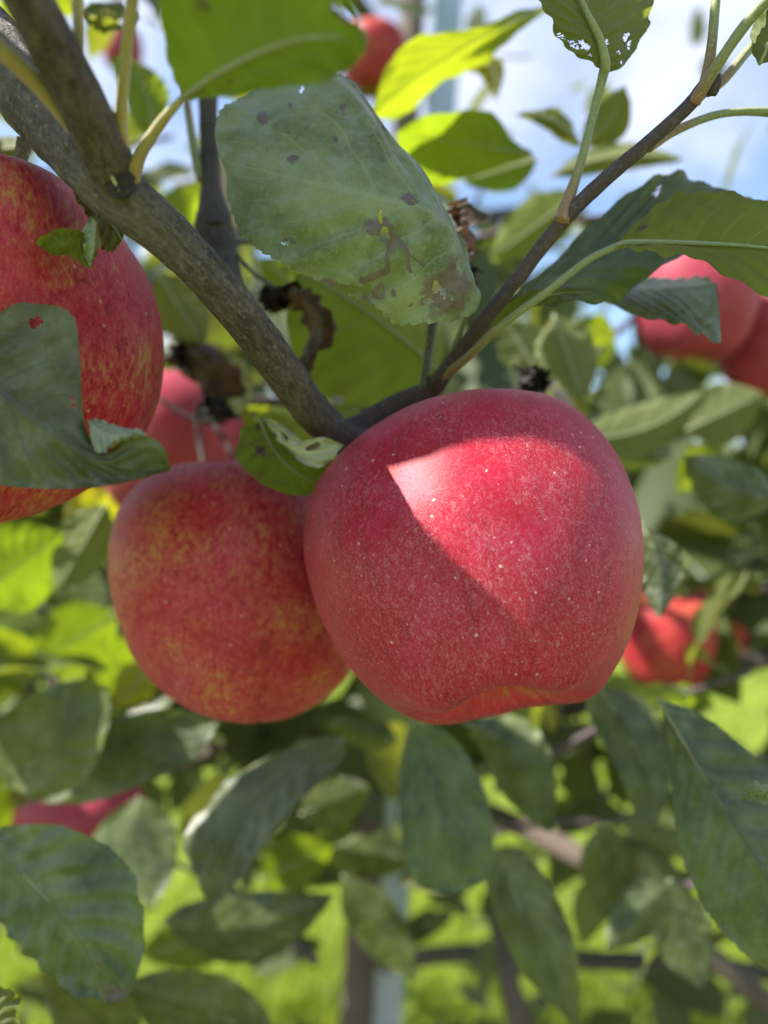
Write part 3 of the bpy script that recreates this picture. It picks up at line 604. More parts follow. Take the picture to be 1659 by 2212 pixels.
loft_leaf([(1270, 632, .215), (1350, 625, .212), (1440, 620, .21), (1548, 612, .208)], [(1330, 612, .222), (1410, 594, .230), (1490, 600, .226)], [(1330, 655, .206), (1420, 685, .196), (1505, 712, .190), (1556, 742, .188)], M['leaf_grey'], T_, nu=70, nv=14, seed=4, wav=.001, label='blue-grey leaf with a curled tip in front of the pink apple')  # mildew grey here stands in for sky reflected on the leaf
# below the large leaf: translucent yellow-green leaf, dead curl
loft_leaf([(948, 808, .262), (890, 752, .258), (800, 682, .252), (700, 618, .247), (636, 590, .245)], [(870, 870, .258), (760, 872, .252), (660, 812, .247), (622, 700, .243)], [(960, 720, .27), (900, 650, .27), (800, 605, .26), (700, 580, .255)],
          M['leaf_lime'], T_, side='under', nu=80, nv=18, seed=6, rib=10, label='translucent yellow-green leaf below the large grey-green leaf')
loft_leaf([(612, 632, .232), (665, 650, .225), (692, 700, .223), (675, 760, .226), (640, 826, .23)], [(640, 625, .226), (690, 645, .219), (716, 705, .217), (700, 770, .222)], [(630, 660, .24), (650, 690, .236), (662, 720, .236), (640, 770, .238)], M['dead'], T_, nu=60, nv=12, serr=.12, teeth=14, wav=.003, seed=1.5, label='withered brown leaf curled beside the branch', rib=0)
simple_leaf((622, 628), (556, 652), 44, M['dead_black'], T_, d=(.233, .236), wav=.003, serr=.2, teeth=9, rib=0)
loft_leaf([(985, 445, .215), (1000, 470, .214), (1008, 520, .214), (1015, 570, .215)], [(1000, 430, .213), (1022, 470, .212), (1024, 530, .212)], [(975, 455, .22), (985, 500, .219), (1000, 545, .219)], M['dead'], T_, nu=40, nv=8, serr=.2, teeth=8, wav=.003, rib=0, seed=7.7)
simple_leaf((1120, 850), (1175, 795), 60, M['dead_black'], T_, d=(.25, .25), wav=.004, serr=.2, teeth=9, rib=0, label='black shrivelled bud behind the large apple')
simple_leaf((1180, 845), (1150, 800), 40, M['dead_black'], T_, d=(.25, .25), wav=.004, serr=.2, teeth=9, rib=0)
for b_, t_, w_, d_, sd_ in [((560, 640), (625, 668), 46, .236, 71), ((600, 622), (660, 640), 30, .228, 72), ((640, 800), (665, 835), 40, .235, 73), ((1115, 845), (1190, 815), 46, .247, 74), ((1140, 800), (1178, 850), 40, .246, 75), ((372, 752), (470, 800), 60, .30, 76), ((440, 850), (500, 905), 50, .325, 77), ((1005, 560), (1025, 610), 26, .213, 78), ((820, 880), (770, 905), 26, .222, 79)]:
    simple_leaf(b_, t_, w_, M['dead_black'] if sd_ != 73 else M['dead'], T_, d=(d_, d_ + .004), wav=.006, serr=.35, teeth=7, rib=0, nu=30, nv=6, cup=.3, seed=sd_)
# left: big dark leaf in front of the left apple
loft_leaf([(-190, 730, .150), (-60, 800, .142), (60, 895, .137), (170, 975, .134), (280, 1015, .133), (369, 1014, .134)],
          [(-140, 670, .150), (-20, 672, .148), (80, 656, .146), (158, 682, .143), (175, 780, .140), (190, 935, .1365), (225, 972, .134), (290, 938, .131), (352, 965, .132)],
          [(-150, 900, .146), (-40, 1030, .142), (80, 1055, .138), (200, 1054, .135), (300, 1032, .1335)],
          M['leaf_dark'], T_, nu=140, nv=30, seed=12.5, wav=.0010, cup=-.04, teeth=46, serr=.022, holes=[(.31, -.80, .016, .055), (.52, -.55, .012, .04, 60)], dmg=[(.52, -.55, .02, .06, .8)], label='large dark green leaf hanging in front of the left apple', rib=9)
loft_leaf([(186, 905, .1385), (225, 935, .135), (275, 940, .1325), (318, 937, .131)], [(210, 908, .140), (250, 918, .138), (290, 925, .135)], [(200, 972, .1345), (232, 975, .1325), (268, 955, .1315)], M['leaf_grey'], T_, side='under', nu=40, nv=8, rib=0, seed=13, serr=.0, wav=.0006)
# curled leaf on the left apple, tucked behind the branch
loft_leaf([(262, 520, .1560), (225, 470, .1545), (180, 430, .153), (150, 380, .152)], [(262, 470, .160), (215, 420, .158), (175, 385, .156)], [(240, 545, .152), (212, 520, .150), (172, 452, .150)], M['leaf'], T_, side='under', nu=50, nv=10, seed=2, rib=5)
loft_leaf([(205, 560, .150), (170, 520, .147), (125, 530, .146), (86, 532, .147)], [(200, 520, .149), (160, 495, .146), (115, 498, .145)], [(190, 578, .149), (150, 552, .147), (115, 552, .147)], M['leaf_lime'], T_, side='under', nu=50, nv=10, seed=21, rib=0, label='small olive leaf curled over the left apple')
loft_leaf([(212, 448, .150), (207, 490, .147), (204, 530, .146), (194, 574, .147)], [(196, 470, .149), (178, 500, .147), (176, 540, .147)], [(218, 480, .150), (216, 520, .149), (206, 555, .149)], M['leaf_grey'], T_, side='under', nu=40, nv=8, seed=22, rib=0)
# between the two apples: spotted leaf with its pale margin curled over
loft_leaf([(560, 905, .205), (590, 970, .200), (640, 1020, .198), (720, 1060, .205)], [(520, 930, .203), (508, 985, .200), (560, 1040, .199), (640, 1072, .200)], [(620, 935, .200), (670, 970, .197), (720, 1000, .200)], M['leaf_lime'], T_, side='under', nu=60, nv=14, seed=31, cup=.05, dmg=[(.35, -.35, .06, .14, .9), (.1, -.4, .04, .2, .8)], label='spotted green leaf hanging between the two middle apples', rib=7)
loft_leaf([(572, 905, .199), (612, 945, .193), (655, 978, .190), (745, 962, .190)], [(600, 912, .196), (650, 950, .190), (700, 945, .189)], [(590, 940, .196), (635, 985, .191), (690, 1010, .189)], M['leaf_pale'], T_, side='under', nu=60, nv=10, seed=32, dmg=[(.35, -.2, .05, .3, .9), (.5, .5, .04, .2, .8), (.72, -.4, .06, .25, .9), (.25, .6, .04, .2, .8)], rib=0)

# --- leaves below and beside the apples, growing out of focus
def sl_(b, t, w, mt, d, **k): return simple_leaf(b, t, w, M[mt], T_, d=d, **k)
loft_leaf([(-40, 1800, .232), (60, 1900, .222), (150, 2000, .214), (205, 2090, .210), (238, 2168, .208)], [(30, 1782, .230), (150, 1788, .224), (280, 1880, .216), (312, 1990, .211), (290, 2130, .208)], [(-40, 1930, .228), (20, 2010, .222), (75, 2080, .217), (150, 2140, .212)], M['leaf_blue'], T_, nu=90, nv=18, seed=41, serr=.055, quilt=.0007, teeth=40, dmg=[(.93, -.4, .10, .7, .7)], label='grey-green leaf with a browned tip at the lower left')
loft_leaf([(-60, 2200, .185), (-10, 2210, .180), (60, 2260, .178)], [(-40, 2110, .182), (20, 2130, .179), (52, 2200, .178)], [(-40, 2260, .18), (0, 2300, .18), (40, 2300, .178)], M['leaf'], T_, nu=60, nv=10, seed=42, serr=.05)
loft_leaf([(1420, 1508, .232), (1500, 1640, .222), (1580, 1770, .214), (1660, 1890, .208), (1760, 2010, .204), (1810, 2110, .204)], [(1442, 1600, .228), (1455, 1760, .222), (1490, 1890, .216), (1560, 2010, .210), (1680, 2110, .206)], [(1500, 1535, .232), (1600, 1610, .228), (1720, 1720, .222), (1800, 1840, .215), (1840, 1980, .209)], M['leaf_blue'], T_, nu=110, nv=22, seed=43, serr=.04, quilt=.0007, teeth=44, label='large blue-green leaf hanging at the lower right edge')
loft_leaf([(1760, 1760, .17), (1690, 1725, .168), (1640, 1712, .167), (1600, 1728, .167)], [(1700, 1705, .167), (1650, 1700, .166), (1612, 1712, .166)], [(1700, 1760, .17), (1660, 1735, .169), (1625, 1722, .168)], M['leaf_grey'], T_, nu=40, nv=8, seed=44, rib=0)
loft_leaf([(745, 1592, .30), (640, 1660, .292), (530, 1780, .285), (455, 1970, .28)], [(640, 1600, .305), (480, 1690, .30), (402, 1810, .29), (425, 1900, .282)], [(740, 1650, .285), (640, 1740, .278), (540, 1870, .276)], M['leaf_blue'], T_, nu=60, nv=12, seed=45, label='dull green leaf pointing down below the middle apple')
loft_leaf([(885, 1560, .30), (930, 1680, .292), (965, 1800, .286), (990, 1932, .282)], [(862, 1660, .296), (865, 1790, .29), (895, 1905, .284)], [(985, 1600, .30), (1058, 1740, .294), (1058, 1880, .285)], M['leaf_blue'], T_, nu=60, nv=12, seed=46, label='blue-green leaf hanging straight down below the large apple')
loft_leaf([(1000, 1560, .34), (1080, 1600, .33), (1150, 1690, .325), (1196, 1792, .32)], [(1040, 1620, .34), (1090, 1720, .33), (1170, 1790, .322)], [(1110, 1545, .34), (1180, 1600, .33), (1202, 1700, .322)], M['leaf_dark'], T_, nu=50, nv=10, seed=47)
loft_leaf([(1290, 1480, .31), (1350, 1570, .30), (1400, 1680, .295), (1412, 1802, .29)], [(1265, 1530, .31), (1320, 1640, .30), (1370, 1750, .293)], [(1390, 1510, .31), (1432, 1590, .302), (1445, 1700, .296)], M['leaf_dark'], T_, nu=50, nv=10, seed=48)
loft_leaf([(1062, 1830, .31), (1120, 1950, .30), (1190, 2080, .295), (1252, 2230, .29)], [(1050, 1930, .30), (1110, 2070, .295), (1215, 2190, .29)], [(1140, 1850, .32), (1215, 1970, .31), (1255, 2100, .30)], M['leaf'], T_, nu=50, nv=10, seed=49)
loft_leaf([(10, 1700, .32), (80, 1640, .315), (160, 1570, .31), (235, 1480, .31)], [(-30, 1600, .325), (40, 1520, .32), (150, 1470, .315)], [(90, 1722, .31), (190, 1680, .305), (235, 1580, .305)], M['leaf'], T_, nu=50, nv=10, seed=50)
loft_leaf([(90, 1735, .34), (200, 1650, .335), (330, 1590, .33), (475, 1565, .33)], [(130, 1640, .34), (240, 1560, .335), (370, 1530, .33)], [(190, 1735, .33), (320, 1690, .325), (420, 1640, .325)], M['leaf_blue'], T_, nu=50, nv=10, seed=51)
for b, t, w, mt, d, k in [
    ((300, 1720), (330, 1960), 190, 'leaf_dark', (.42, .40), dict(bow=.1)), ((350, 1990), (725, 1930), 150, 'leaf_dark', (.42, .40), dict(bow=.12)),
    ((600, 2240), (255, 2130), 180, 'leaf_dark', (.36, .34), {}), ((300, 2290), (90, 2090), 170, 'leaf', (.33, .31), {}),
    ((740, 1890), (900, 2120), 110, 'leaf', (.45, .44), {}), ((900, 1860), (720, 1830), 90, 'leaf', (.5, .5), {}), ((1450, 1900), (1310, 2050), 110, 'leaf_blue', (.37, .35), {}),
    ((1430, 1900), (1520, 2140), 130, 'leaf_dark', (.38, .37), {}), ((1300, 1780), (1330, 2000), 120, 'leaf_dark', (.42, .42), {}),
    ((650, 1760), (800, 1700), 110, 'leaf', (.45, .44), {}), ((860, 1600), (700, 1560), 70, 'leaf', (.42, .42), {}),
    ((1680, 1080), (1480, 985), 130, 'leaf_blue', (.33, .31), dict(bow=-.12)), ((1460, 985), (1255, 885), 85, 'leaf_blue', (.43, .41), dict(bow=-.15)),
    ((1240, 950), (1525, 845), 110, 'leaf', (.40, .40), dict(bow=.1, side='under')), ((1480, 930), (1650, 850), 130, 'leaf', (.46, .45), dict(side='under')),
    ((1385, 1130), (1425, 1335), 100, 'leaf_blue', (.29, .28), dict(bow=-.1)), ((1195, 680), (1260, 870), 130, 'leaf', (.34, .33), dict(side='under')),
    ((1160, 800), (1090, 690), 110, 'leaf', (.36, .36), dict(side='under')), ((-60, 1290), (140, 1150), 190, 'leaf_lime', (.38, .37), dict(side='under', hang=(1220, .9))),
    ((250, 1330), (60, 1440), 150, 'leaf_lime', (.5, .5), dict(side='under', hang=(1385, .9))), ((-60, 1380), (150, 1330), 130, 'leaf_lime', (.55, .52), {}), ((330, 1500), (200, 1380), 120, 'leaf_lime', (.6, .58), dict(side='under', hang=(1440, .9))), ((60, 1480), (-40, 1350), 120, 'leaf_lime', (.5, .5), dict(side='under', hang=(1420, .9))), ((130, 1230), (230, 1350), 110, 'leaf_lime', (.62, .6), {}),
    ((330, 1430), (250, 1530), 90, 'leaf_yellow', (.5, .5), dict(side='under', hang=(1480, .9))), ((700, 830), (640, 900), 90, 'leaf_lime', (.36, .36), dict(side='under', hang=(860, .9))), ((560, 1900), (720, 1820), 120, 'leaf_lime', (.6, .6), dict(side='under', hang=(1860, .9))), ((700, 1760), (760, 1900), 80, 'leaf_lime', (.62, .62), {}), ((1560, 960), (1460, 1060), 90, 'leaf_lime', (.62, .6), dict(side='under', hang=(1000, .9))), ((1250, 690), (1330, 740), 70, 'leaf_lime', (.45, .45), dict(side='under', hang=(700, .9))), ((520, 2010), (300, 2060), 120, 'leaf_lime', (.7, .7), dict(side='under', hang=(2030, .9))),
    ((250, 1035), (140, 1165), 110, 'leaf_yellow', (.40, .40), dict(side='under', hang=(1100, .9))), ((230, 1090), (120, 1285), 120, 'leaf', (.36, .36), dict(side='under')),
    ((340, 590), (440, 745), 120, 'leaf', (.30, .30), dict(side='under')), ((430, 740), (545, 905), 110, 'leaf', (.34, .34), dict(side='under')),
    ((-40, 330), (90, 315), 60, 'leaf', (.26, .25), dict(side='under')), ((330, 300), (240, 120), 95, 'leaf_lime', (.36, .35), dict(bow=.15, side='under')),
    ((300, 40), (165, 30), 70, 'leaf', (.25, .24), dict(side='under', holes=[(.3, .3, .08, .2), (.5, .3, .08, .25), (.7, .2, .06, .2), (.5, -.3, .1, .3, 30)])), ((640, 620), (560, 560), 70, 'leaf_lime', (.36, .35), dict(side='under')),
    ((700, 1010), (520, 880), 120, 'leaf_lime', (.33, .32), dict(side='under')), ((960, 870), (700, 900), 110, 'leaf_lime', (.36, .35), dict(side='under')),
    ((1640, 140), (1720, -40), 90, 'leaf', (.155, .15), dict(side='under'))]:
    sl_(b, t, w, mt, d, **k)
loft_leaf([(365, 745, .31), (430, 770, .30), (490, 810, .30), (532, 850, .30)], [(400, 730, .305), (460, 755, .30), (520, 800, .298)], [(380, 800, .31), (430, 835, .305), (490, 862, .303)], M['dead'], T_, nu=40, nv=8, serr=.2, teeth=9, wav=.004, rib=0, seed=61, label='blurred withered brown leaf behind the branch')
simple_leaf((415, 890), (510, 890), 58, M['dead_black'], T_, d=(.33, .33), wav=.004, serr=.25, teeth=8, rib=0)
for pts in [[(345, 860, .33, 10), (420, 905, .33, 10), (520, 900, .33, 10)], [(425, 910, .34, 10), (432, 960, .34, 11), (440, 1010, .33, 11)], [(455, 905, .34, 9), (490, 960, .33, 9), (505, 1000, .32, 9)]]:
    btube('twig', pts, M['bark_dark'], tree, n=16, ring=8)

# ------------------------------------------------------------------ apples
PROF_WIDE = [(0, .60), (.07, .61), (.16, .68), (.28, .80), (.42, .895), (.58, .925), (.75, .86), (.90, .68), (.985, .40), (1.0, .08), (.965, -.22), (.895, -.50), (.81, -.72), (.71, -.86), (.60, -.925), (.49, -.92), (.37, -.865), (.24, -.79), (.11, -.735), (0, -.72)]
PROF = [(0, .60), (.07, .61), (.16, .68), (.28, .80), (.42, .895), (.58, .925), (.75, .86), (.90, .68), (.985, .40), (1.0, .08), (.965, -.22), (.885, -.50), (.77, -.72), (.63, -.87), (.50, -.935), (.385, -.93), (.28, -.86), (.18, -.765), (.09, -.715), (0, -.70)]
def apple(px, py, d, R, mat, label, tilt=(0, 0), spin=0.0, outline=None, lob=.022, seed=0, nt=90, np_=120, group=None, stem_to=None, parts=True, squash=1.0, prof=None):
    """tilt = lean in degrees (about the line of sight, and of the calyx end towards the camera)"""
    c = at(px, py, d)
    P = crom([(r, z, 0) for r, z in (prof or PROF)], nt)
    rs = random.Random(seed)
    rot = (Matrix.Rotation(RAD(tilt[0]), 3, 'Y') @ Matrix.Rotation(RAD(tilt[1]), 3, 'X') @ Matrix.Rotation(RAD(spin), 3, 'Z'))
    L, A = [], []
    for i in range(nt + 1):
        r, z = max(P[i][0], 0), P[i][1]
        for j in range(np_):
            ph = 2 * math.pi * j / np_
            low = min(1, max(0, (-z - .05) / .6)); hi = min(1, max(0, (z - .45) / .4))
            rr = r * (1 + .5 * lob * math.cos(5 * ph) * low)
            zz = z * squash + (-lob * 1.3 * math.cos(5 * ph + .4) * low + .6 * lob * math.cos(5 * ph) * hi) * min(1, r * 2)
            b = 1 + .035 * mnoise.noise(Vector((r * math.cos(ph), r * math.sin(ph), z)) * 1.1 + Vector((seed * 3.1, 0, 0)))
            L.append((rr * math.cos(ph) * b * R, rr * math.sin(ph) * b * R, zz * b * R)); A.append((r * math.cos(ph), r * math.sin(ph), z))
    rm = np.array(rot); W = np.array(L) @ rm.T + np.array(c)
    if outline:
        oa = np.array(outline, float) - (px, py); th = np.arctan2(oa[:, 1], oa[:, 0]); rad = np.hypot(oa[:, 0], oa[:, 1])
        o_ = np.argsort(th); th, rad = th[o_], rad[o_]; th = np.concatenate([th - 2 * np.pi, th, th + 2 * np.pi]); rad = np.tile(rad, 3)
        for it in range(5):
            X = W[:, 0] / W[:, 1] * F + CX - px; Y = (CAMZ - W[:, 2]) / W[:, 1] * F + CY - py
            t_ = np.arctan2(Y, X); rho = np.hypot(X, Y); K = 90
            bn = ((t_ + np.pi) / (2 * np.pi) * K).astype(int) % K
            cur = np.zeros(K); np.maximum.at(cur, bn, rho)
            tc = (np.arange(K) + .5) / K * 2 * np.pi - np.pi
            ra = np.interp(tc, th, rad) / cur
            ra = (np.roll(ra, 1) + 2 * ra + np.roll(ra, -1)) / 4
            e = np.concatenate([tc - 2 * np.pi, tc, tc + 2 * np.pi]); rr = np.interp(t_, e, np.tile(ra, 3)); cu = np.interp(t_, e, np.tile(cur, 3))
            w = np.clip(rho / cu / .6, 0, 1); w = w * w * (3 - 2 * w)
            s = 1 + (rr - 1) * w
            W[:, 0] = (px + X * s - CX) * W[:, 1] / F; W[:, 2] = CAMZ - (py + Y * s - CY) * W[:, 1] / F
    fs = [(i * np_ + j, (i + 1) * np_ + j, (i + 1) * np_ + (j + 1) % np_, i * np_ + (j + 1) % np_) for i in range(nt) for j in range(np_)]
    e = empty('apple', c, label, 'apple', group)
    mesh_obj('skin', W.tolist(), fs, mat, e, c, None, {'aco': ('FLOAT_VECTOR', A)})
    if parts:
        up = Vector(rm @ np.array((0, 0, 1.0))); tp = c + up * R * .60 * squash; bp = c - up * R * .66 * squash
        end = stem_to if stem_to is not None else tp + up * R * .55 + Vector((.003, .002, 0))
        tube('stem', [tp - up * .002, tp.lerp(end, .5) + Vector((.001, 0, .001)), end], [.0011, .0012, .0019], M['stem_dark'], e, n=14, ring=9)
        V, Fs = [], []
        for k in range(5):                                   # five dry sepals
            a = k * 1.2566 + seed; dv = Vector(rm @ np.array((math.cos(a), math.sin(a), 0))); sd = Vector(rm @ np.array((-math.sin(a), math.cos(a), 0)))
            i0 = len(V)
            V += [bp + dv * .001 + sd * .0013, bp + dv * .001 - sd * .0013, bp + dv * .0035 - up * .0035 - sd * .001, bp + dv * .0035 - up * .0035 + sd * .001, bp + dv * .0022 - up * .0045]
            Fs += [(i0, i0 + 1, i0 + 2, i0 + 3), (i0 + 3, i0 + 2, i0 + 4)]
        mesh_obj('calyx', V, Fs, M['dead'], e, bp)
    return e
AM = apple_mat('apple_skin_crimson', 0.76, bloom=.70, seed=1.3)
AM2 = apple_mat('apple_skin_mottled', 0.08, warm=.3, bloom=.45, deep=.72, streak=1.0, fine=36.0, seed=4.2, lent=.7, yside=(.80, -.35, -.30))
AM3 = apple_mat('apple_skin_streaked', 0.10, warm=.3, deep=.75, streak=.8, fine=30.0, bloom=.35, seed=7.9, lent=.6)
AM4 = apple_mat('apple_skin_pink', 0.5, deep=.75, haze=.14, bloom=.5, seed=9.1)
AM5 = apple_mat('apple_skin_orange', 0.10, deep=.62, warm=1.0, bloom=.1, seed=11.7)
OUT = [(1080, 838), (1180, 850), (1260, 895), (1320, 960), (1365, 1050), (1388, 1150), (1390, 1240), (1375, 1340), (1345, 1420), (1300, 1490), (1260, 1520), (1200, 1527), (1130, 1530), (1050, 1550), (960, 1568), (900, 1558), (830, 1520), (760, 1450), (710, 1370), (675, 1280), (655, 1190), (662, 1110), (685, 1040), (720, 990), (770, 945), (830, 905), (900, 870), (980, 848)]
apple(1022, 1195, .1915, .0415, AM, 'large crimson apple with a patch of sunlight, nearest the middle', tilt=(-6, -22), spin=15, outline=OUT, lob=.010, prof=PROF_WIDE, seed=1, nt=150, np_=180, stem_to=at(800, 930, .222))
OUT2 = [(232, 1210), (240, 1140), (268, 1075), (320, 1025), (390, 1000), (470, 996), (560, 1000), (650, 1020), (720, 1060), (770, 1150), (785, 1250), (775, 1370), (752, 1460), (690, 1520), (620, 1553), (540, 1563), (450, 1550), (370, 1510), (300, 1440), (262, 1360), (240, 1290)]
apple(508, 1280, .250, .0415, AM2, 'mottled red and yellow apple behind the left side of the large one', tilt=(8, -6), spin=70, outline=OUT2, seed=2, nt=110, np_=140)
OUT3 = [(0, 330), (85, 358), (150, 398), (212, 455), (270, 520), (320, 600), (348, 690), (355, 780), (345, 860), (318, 930), (255, 1015), (190, 1058), (100, 1102), (0, 1130), (-120, 1138), (-250, 1090), (-400, 950), (-440, 740), (-400, 520), (-250, 380), (-100, 322)]
apple(-48, 738, .184, .0412, AM3, 'red apple with yellow streaks cut off by the left edge, behind a dark leaf', tilt=(14, 10), spin=130, outline=OUT3, seed=3, nt=110, np_=140)
apple(1502, 650, .520, .0400, AM4, 'blurred pink-red apple at the upper right, behind leaves', tilt=(5, 5), spin=30, seed=4, nt=60, np_=70)
apple(1675, 740, .560, .0400, AM4, 'blurred red apple cut off by the right edge, beside the pink one', tilt=(-5, 5), spin=200, seed=5, nt=50, np_=60)
apple(1440, 1385, .640, .0385, AM5, 'blurred orange-red apple right of the large apple, above a dark branch', tilt=(5, 0), spin=90, seed=6, nt=50, np_=60)
apple(1545, 1350, .800, .0380, AM5, 'small blurred orange apple partly hidden behind leaves at the right', tilt=(0, 0), spin=10, seed=7, nt=50, np_=60)
apple(375, 960, .400, .0390, AM4, 'blurred pinkish red apple above the mottled one, behind twigs', tilt=(0, 5), spin=60, seed=8, nt=50, np_=60)
apple(175, 1790, .480, .0390, AM4, 'blurred dark red apple at the lower left between leaves', tilt=(0, 5), spin=110, seed=9, nt=50, np_=60)
apple(806, 130, .900, .0390, AM5, 'blurred salmon apple high up beside the trunk', tilt=(0, 5), spin=70, seed=10, nt=40, np_=50)
apple(265, 110, 1.50, .0390, AM4, 'tiny far-off pink apple against the sky at the upper left', tilt=(0, 5), spin=70, seed=11, nt=40, np_=50)
apple(1225, 1060, 1.30, .0390, AM5, 'small far-off reddish apple just right of the large apple', tilt=(0, 5), spin=20, seed=12, nt=40, np_=50)

# ------------------------------------------------------------------ the rest of the tree: twigs and leaves behind
def proto_leaf(k, mat):
    rs = random.Random(100 + k)
    nu, nv = 16, 5; droop = rs.uniform(.10, .45); fold = rs.uniform(.1, .45); tw = rs.uniform(-.5, .5); wd = rs.uniform(.25, .31); side = rs.uniform(-.1, .1)
    V, U, Fs = [], [], []
    def spine(u): return Vector((u * (1 - .18 * droop * u), side * math.sin(math.pi * u), -droop * u * u * .8))
    for i in range(nu + 1):
        u = i / nu; w = wd * (math.sin(math.pi * u ** .82) ** .8 if 0 < u < 1 else 0); c = spine(u); a = tw * u
        for j in range(2 * nv + 1):
            v = (j - nv) / nv; av = abs(v)
            y = v * w * math.cos(fold * av); z = w * av * math.sin(fold) + .03 * math.sin(u * 14 + k + 2 * v) * av * av + .015 * math.cos((u * 9 - 2 * av) * 6.28) * av * math.sin(math.pi * u)
            y *= 1 + (.05 * ((u * 20) % 1 - .5) if av == 1 else 0)
            V.append(Vector((.25 + c.x, c.y + y * math.cos(a) - z * math.sin(a), c.z + y * math.sin(a) + z * math.cos(a)))); U.append((u, v * .5 + .5))
    w_ = 2 * nv + 1
    for i in range(nu):
        for j in range(2 * nv): Fs.append((i * w_ + j, (i + 1) * w_ + j, (i + 1) * w_ + j + 1, i * w_ + j + 1))
    n0 = len(V)                                             # petiole, three-sided
    for i in range(5):
        x = .25 * i / 4 + (.08 if i == 4 else 0)
        for a in (0, 2.1, 4.2): V.append(Vector((x, .011 * math.cos(a), .011 * math.sin(a) - .012 + .05 * (1 - i / 4) * droop))); U.append((.02, .5))
    for i in range(4):
        for j in range(3): Fs.append((n0 + i * 3 + j, n0 + i * 3 + (j + 1) % 3, n0 + (i + 1) * 3 + (j + 1) % 3, n0 + (i + 1) * 3 + j))
    me = bpy.data.meshes.new('leaf'); me.from_pydata(V, [], Fs)
    ul = me.uv_layers.new(name='UVMap')
    for l in me.loops: ul.data[l.index].uv = U[l.vertex_index]
    me.polygons.foreach_set('use_smooth', [True] * len(me.polygons)); me.materials.append(mat); me.update()
    return me
PK = ['leaf', 'leaf', 'leaf_dark', 'leaf_dark', 'leaf_lime', 'leaf_blue', 'leaf', 'leaf_yellow']
PROTO = [proto_leaf(k, M[PK[k % 8] + '_s']) for k in range(16)]
PWT = [3, 3, 3, 3, 2.2, 2, 3, .6] * 2

def density(px, py):
    if py < 470 and px > 1000: return .10
    if py < 430: return .16
    if py > 1900 and 700 < px < 930: return .03
    if py > 1980 and 180 < px < 800: return .05
    if py > 1420 and px > 1470 and py < 1640: return .05
    if py > 1950: return .28
    if py > 1650: return .48
    return 1.0
rs = random.Random(5)
def add_leaf(p, dirv, size, roll):
    me = rs.choices(PROTO, PWT)[0]
    o = bpy.data.objects.new('leaf', me); link(o, tree, p)
    x = dirv.normalized(); up = Vector((0, 0, 1)); y = up.cross(x)
    y = y.normalized() if y.length > 1e-3 else Vector((0, 1, 0)); z = x.cross(y)
    mt = Matrix((x, y, z)).transposed() @ Matrix.Rotation(roll, 3, 'X')
    o.rotation_mode = 'QUATERNION'; o.rotation_quaternion = mt.to_quaternion(); o.scale = (size,) * 3
SUNNY = [at(*p) for p in [(60, 1220, .38), (180, 1100, .40), (100, 1350, .5), (200, 1400, .55), (300, 1470, .65), (1320, 900, .42), (1540, 900, .45), (1560, 1030, .5), (900, 150, .30), (960, 310, .30), (480, 60, .11), (820, 1900, .5), (700, 1800, .55), (1200, 1820, .72), (440, 1650, .8), (720, 860, .30), (1400, 640, .21), (1230, 720, .34)]]
def blocks_sunny(p, r):
    for q in SUNNY:
        w = p - q; t = w.dot(SUN)
        if t > .01 and (w - SUN * t).length < r: return True
    return False
nleaf = 0; tries = 0
while nleaf < 165 and tries < 900:
    tries += 1
    d = rs.uniform(.40, .95); px, py = rs.uniform(-150, 1810), rs.uniform(-150, 2250)
    if rs.random() > density(px, py): continue
    c = at(px, py, d)
    a = rs.uniform(0, 6.283); ln = rs.uniform(.05, .11)
    ax = Vector((math.cos(a), rs.uniform(-.5, .5), math.sin(a) * .6)).normalized()
    s0, s1 = c - ax * ln, c + ax * ln
    tube('twig', [s0, c + Vector((0, 0, .008)), s1], [.0032, .0026, .0016], M['bark_twig'], tree, n=8, ring=7, rough=.08, nsc=200)
    m = rs.randint(4, 6)
    for k in range(m):
        f = (k + .5) / m; p = s0.lerp(s1, f) + Vector((0, 0, .006 * math.sin(math.pi * f)))
        b = rs.uniform(0, 6.283); e1 = ax.orthogonal().normalized(); e2 = ax.cross(e1)
        dv = (e1 * math.cos(b) + e2 * math.sin(b)) + ax * rs.uniform(.1, .9); dv.z -= rs.uniform(.1, .7)
        sz = rs.uniform(.050, .078)
        q = p + dv.normalized() * sz * .8
        ppx, ppy = q.x / q.y * F + CX, (CAMZ - q.z) / q.y * F + CY
        if blocks_sunny(q, .045) or q.y < .36 or rs.random() > density(ppx, ppy) ** .5: continue
        add_leaf(p, dv, sz, rs.uniform(-.7, .7)); nleaf += 1
# larger limbs seen between the leaves
def bw(name, pts, mt, **k): return btube(name, pts, M[mt], tree, **k)
bw('branch', [(940, 1690, .98, 28), (1060, 1755, .80, 40), (1190, 1815, .72, 48), (1340, 1905, .66, 52), (1480, 2020, .62, 50), (1700, 2200, .60, 46)], 'bark_trunk', n=40, ring=12, rough=.1, nsc=60)
bw('branch', [(830, 2080, 1.28, 40), (1000, 2060, 1.05, 38), (1280, 2075, .9, 40), (1500, 2080, .8, 36), (1750, 2120, .75, 30)], 'bark_dark', n=40, ring=12, rough=.1, nsc=60)
bw('branch', [(845, 1560, 1.28, 34), (1100, 1560, 1.0, 36), (1340, 1500, .75, 40), (1500, 1460, .70, 42), (1720, 1405, .66, 44)], 'bark_dark', n=40, ring=12, rough=.1, nsc=60)
bw('branch', [(835, 1640, 1.28, 30), (700, 1590, 1.0, 32), (560, 1590, .85, 34), (400, 1645, .8, 32), (200, 1700, .78, 26), (-80, 1800, .75, 22)], 'bark_trunk', n=40, ring=12, rough=.1, nsc=60)
bw('branch', [(1135, 2260, .72, 62), (1105, 2140, .74, 48), (1080, 2020, .78, 36), (1060, 1960, .8, 22)], 'bark_trunk', n=30, ring=12, rough=.1, nsc=60)
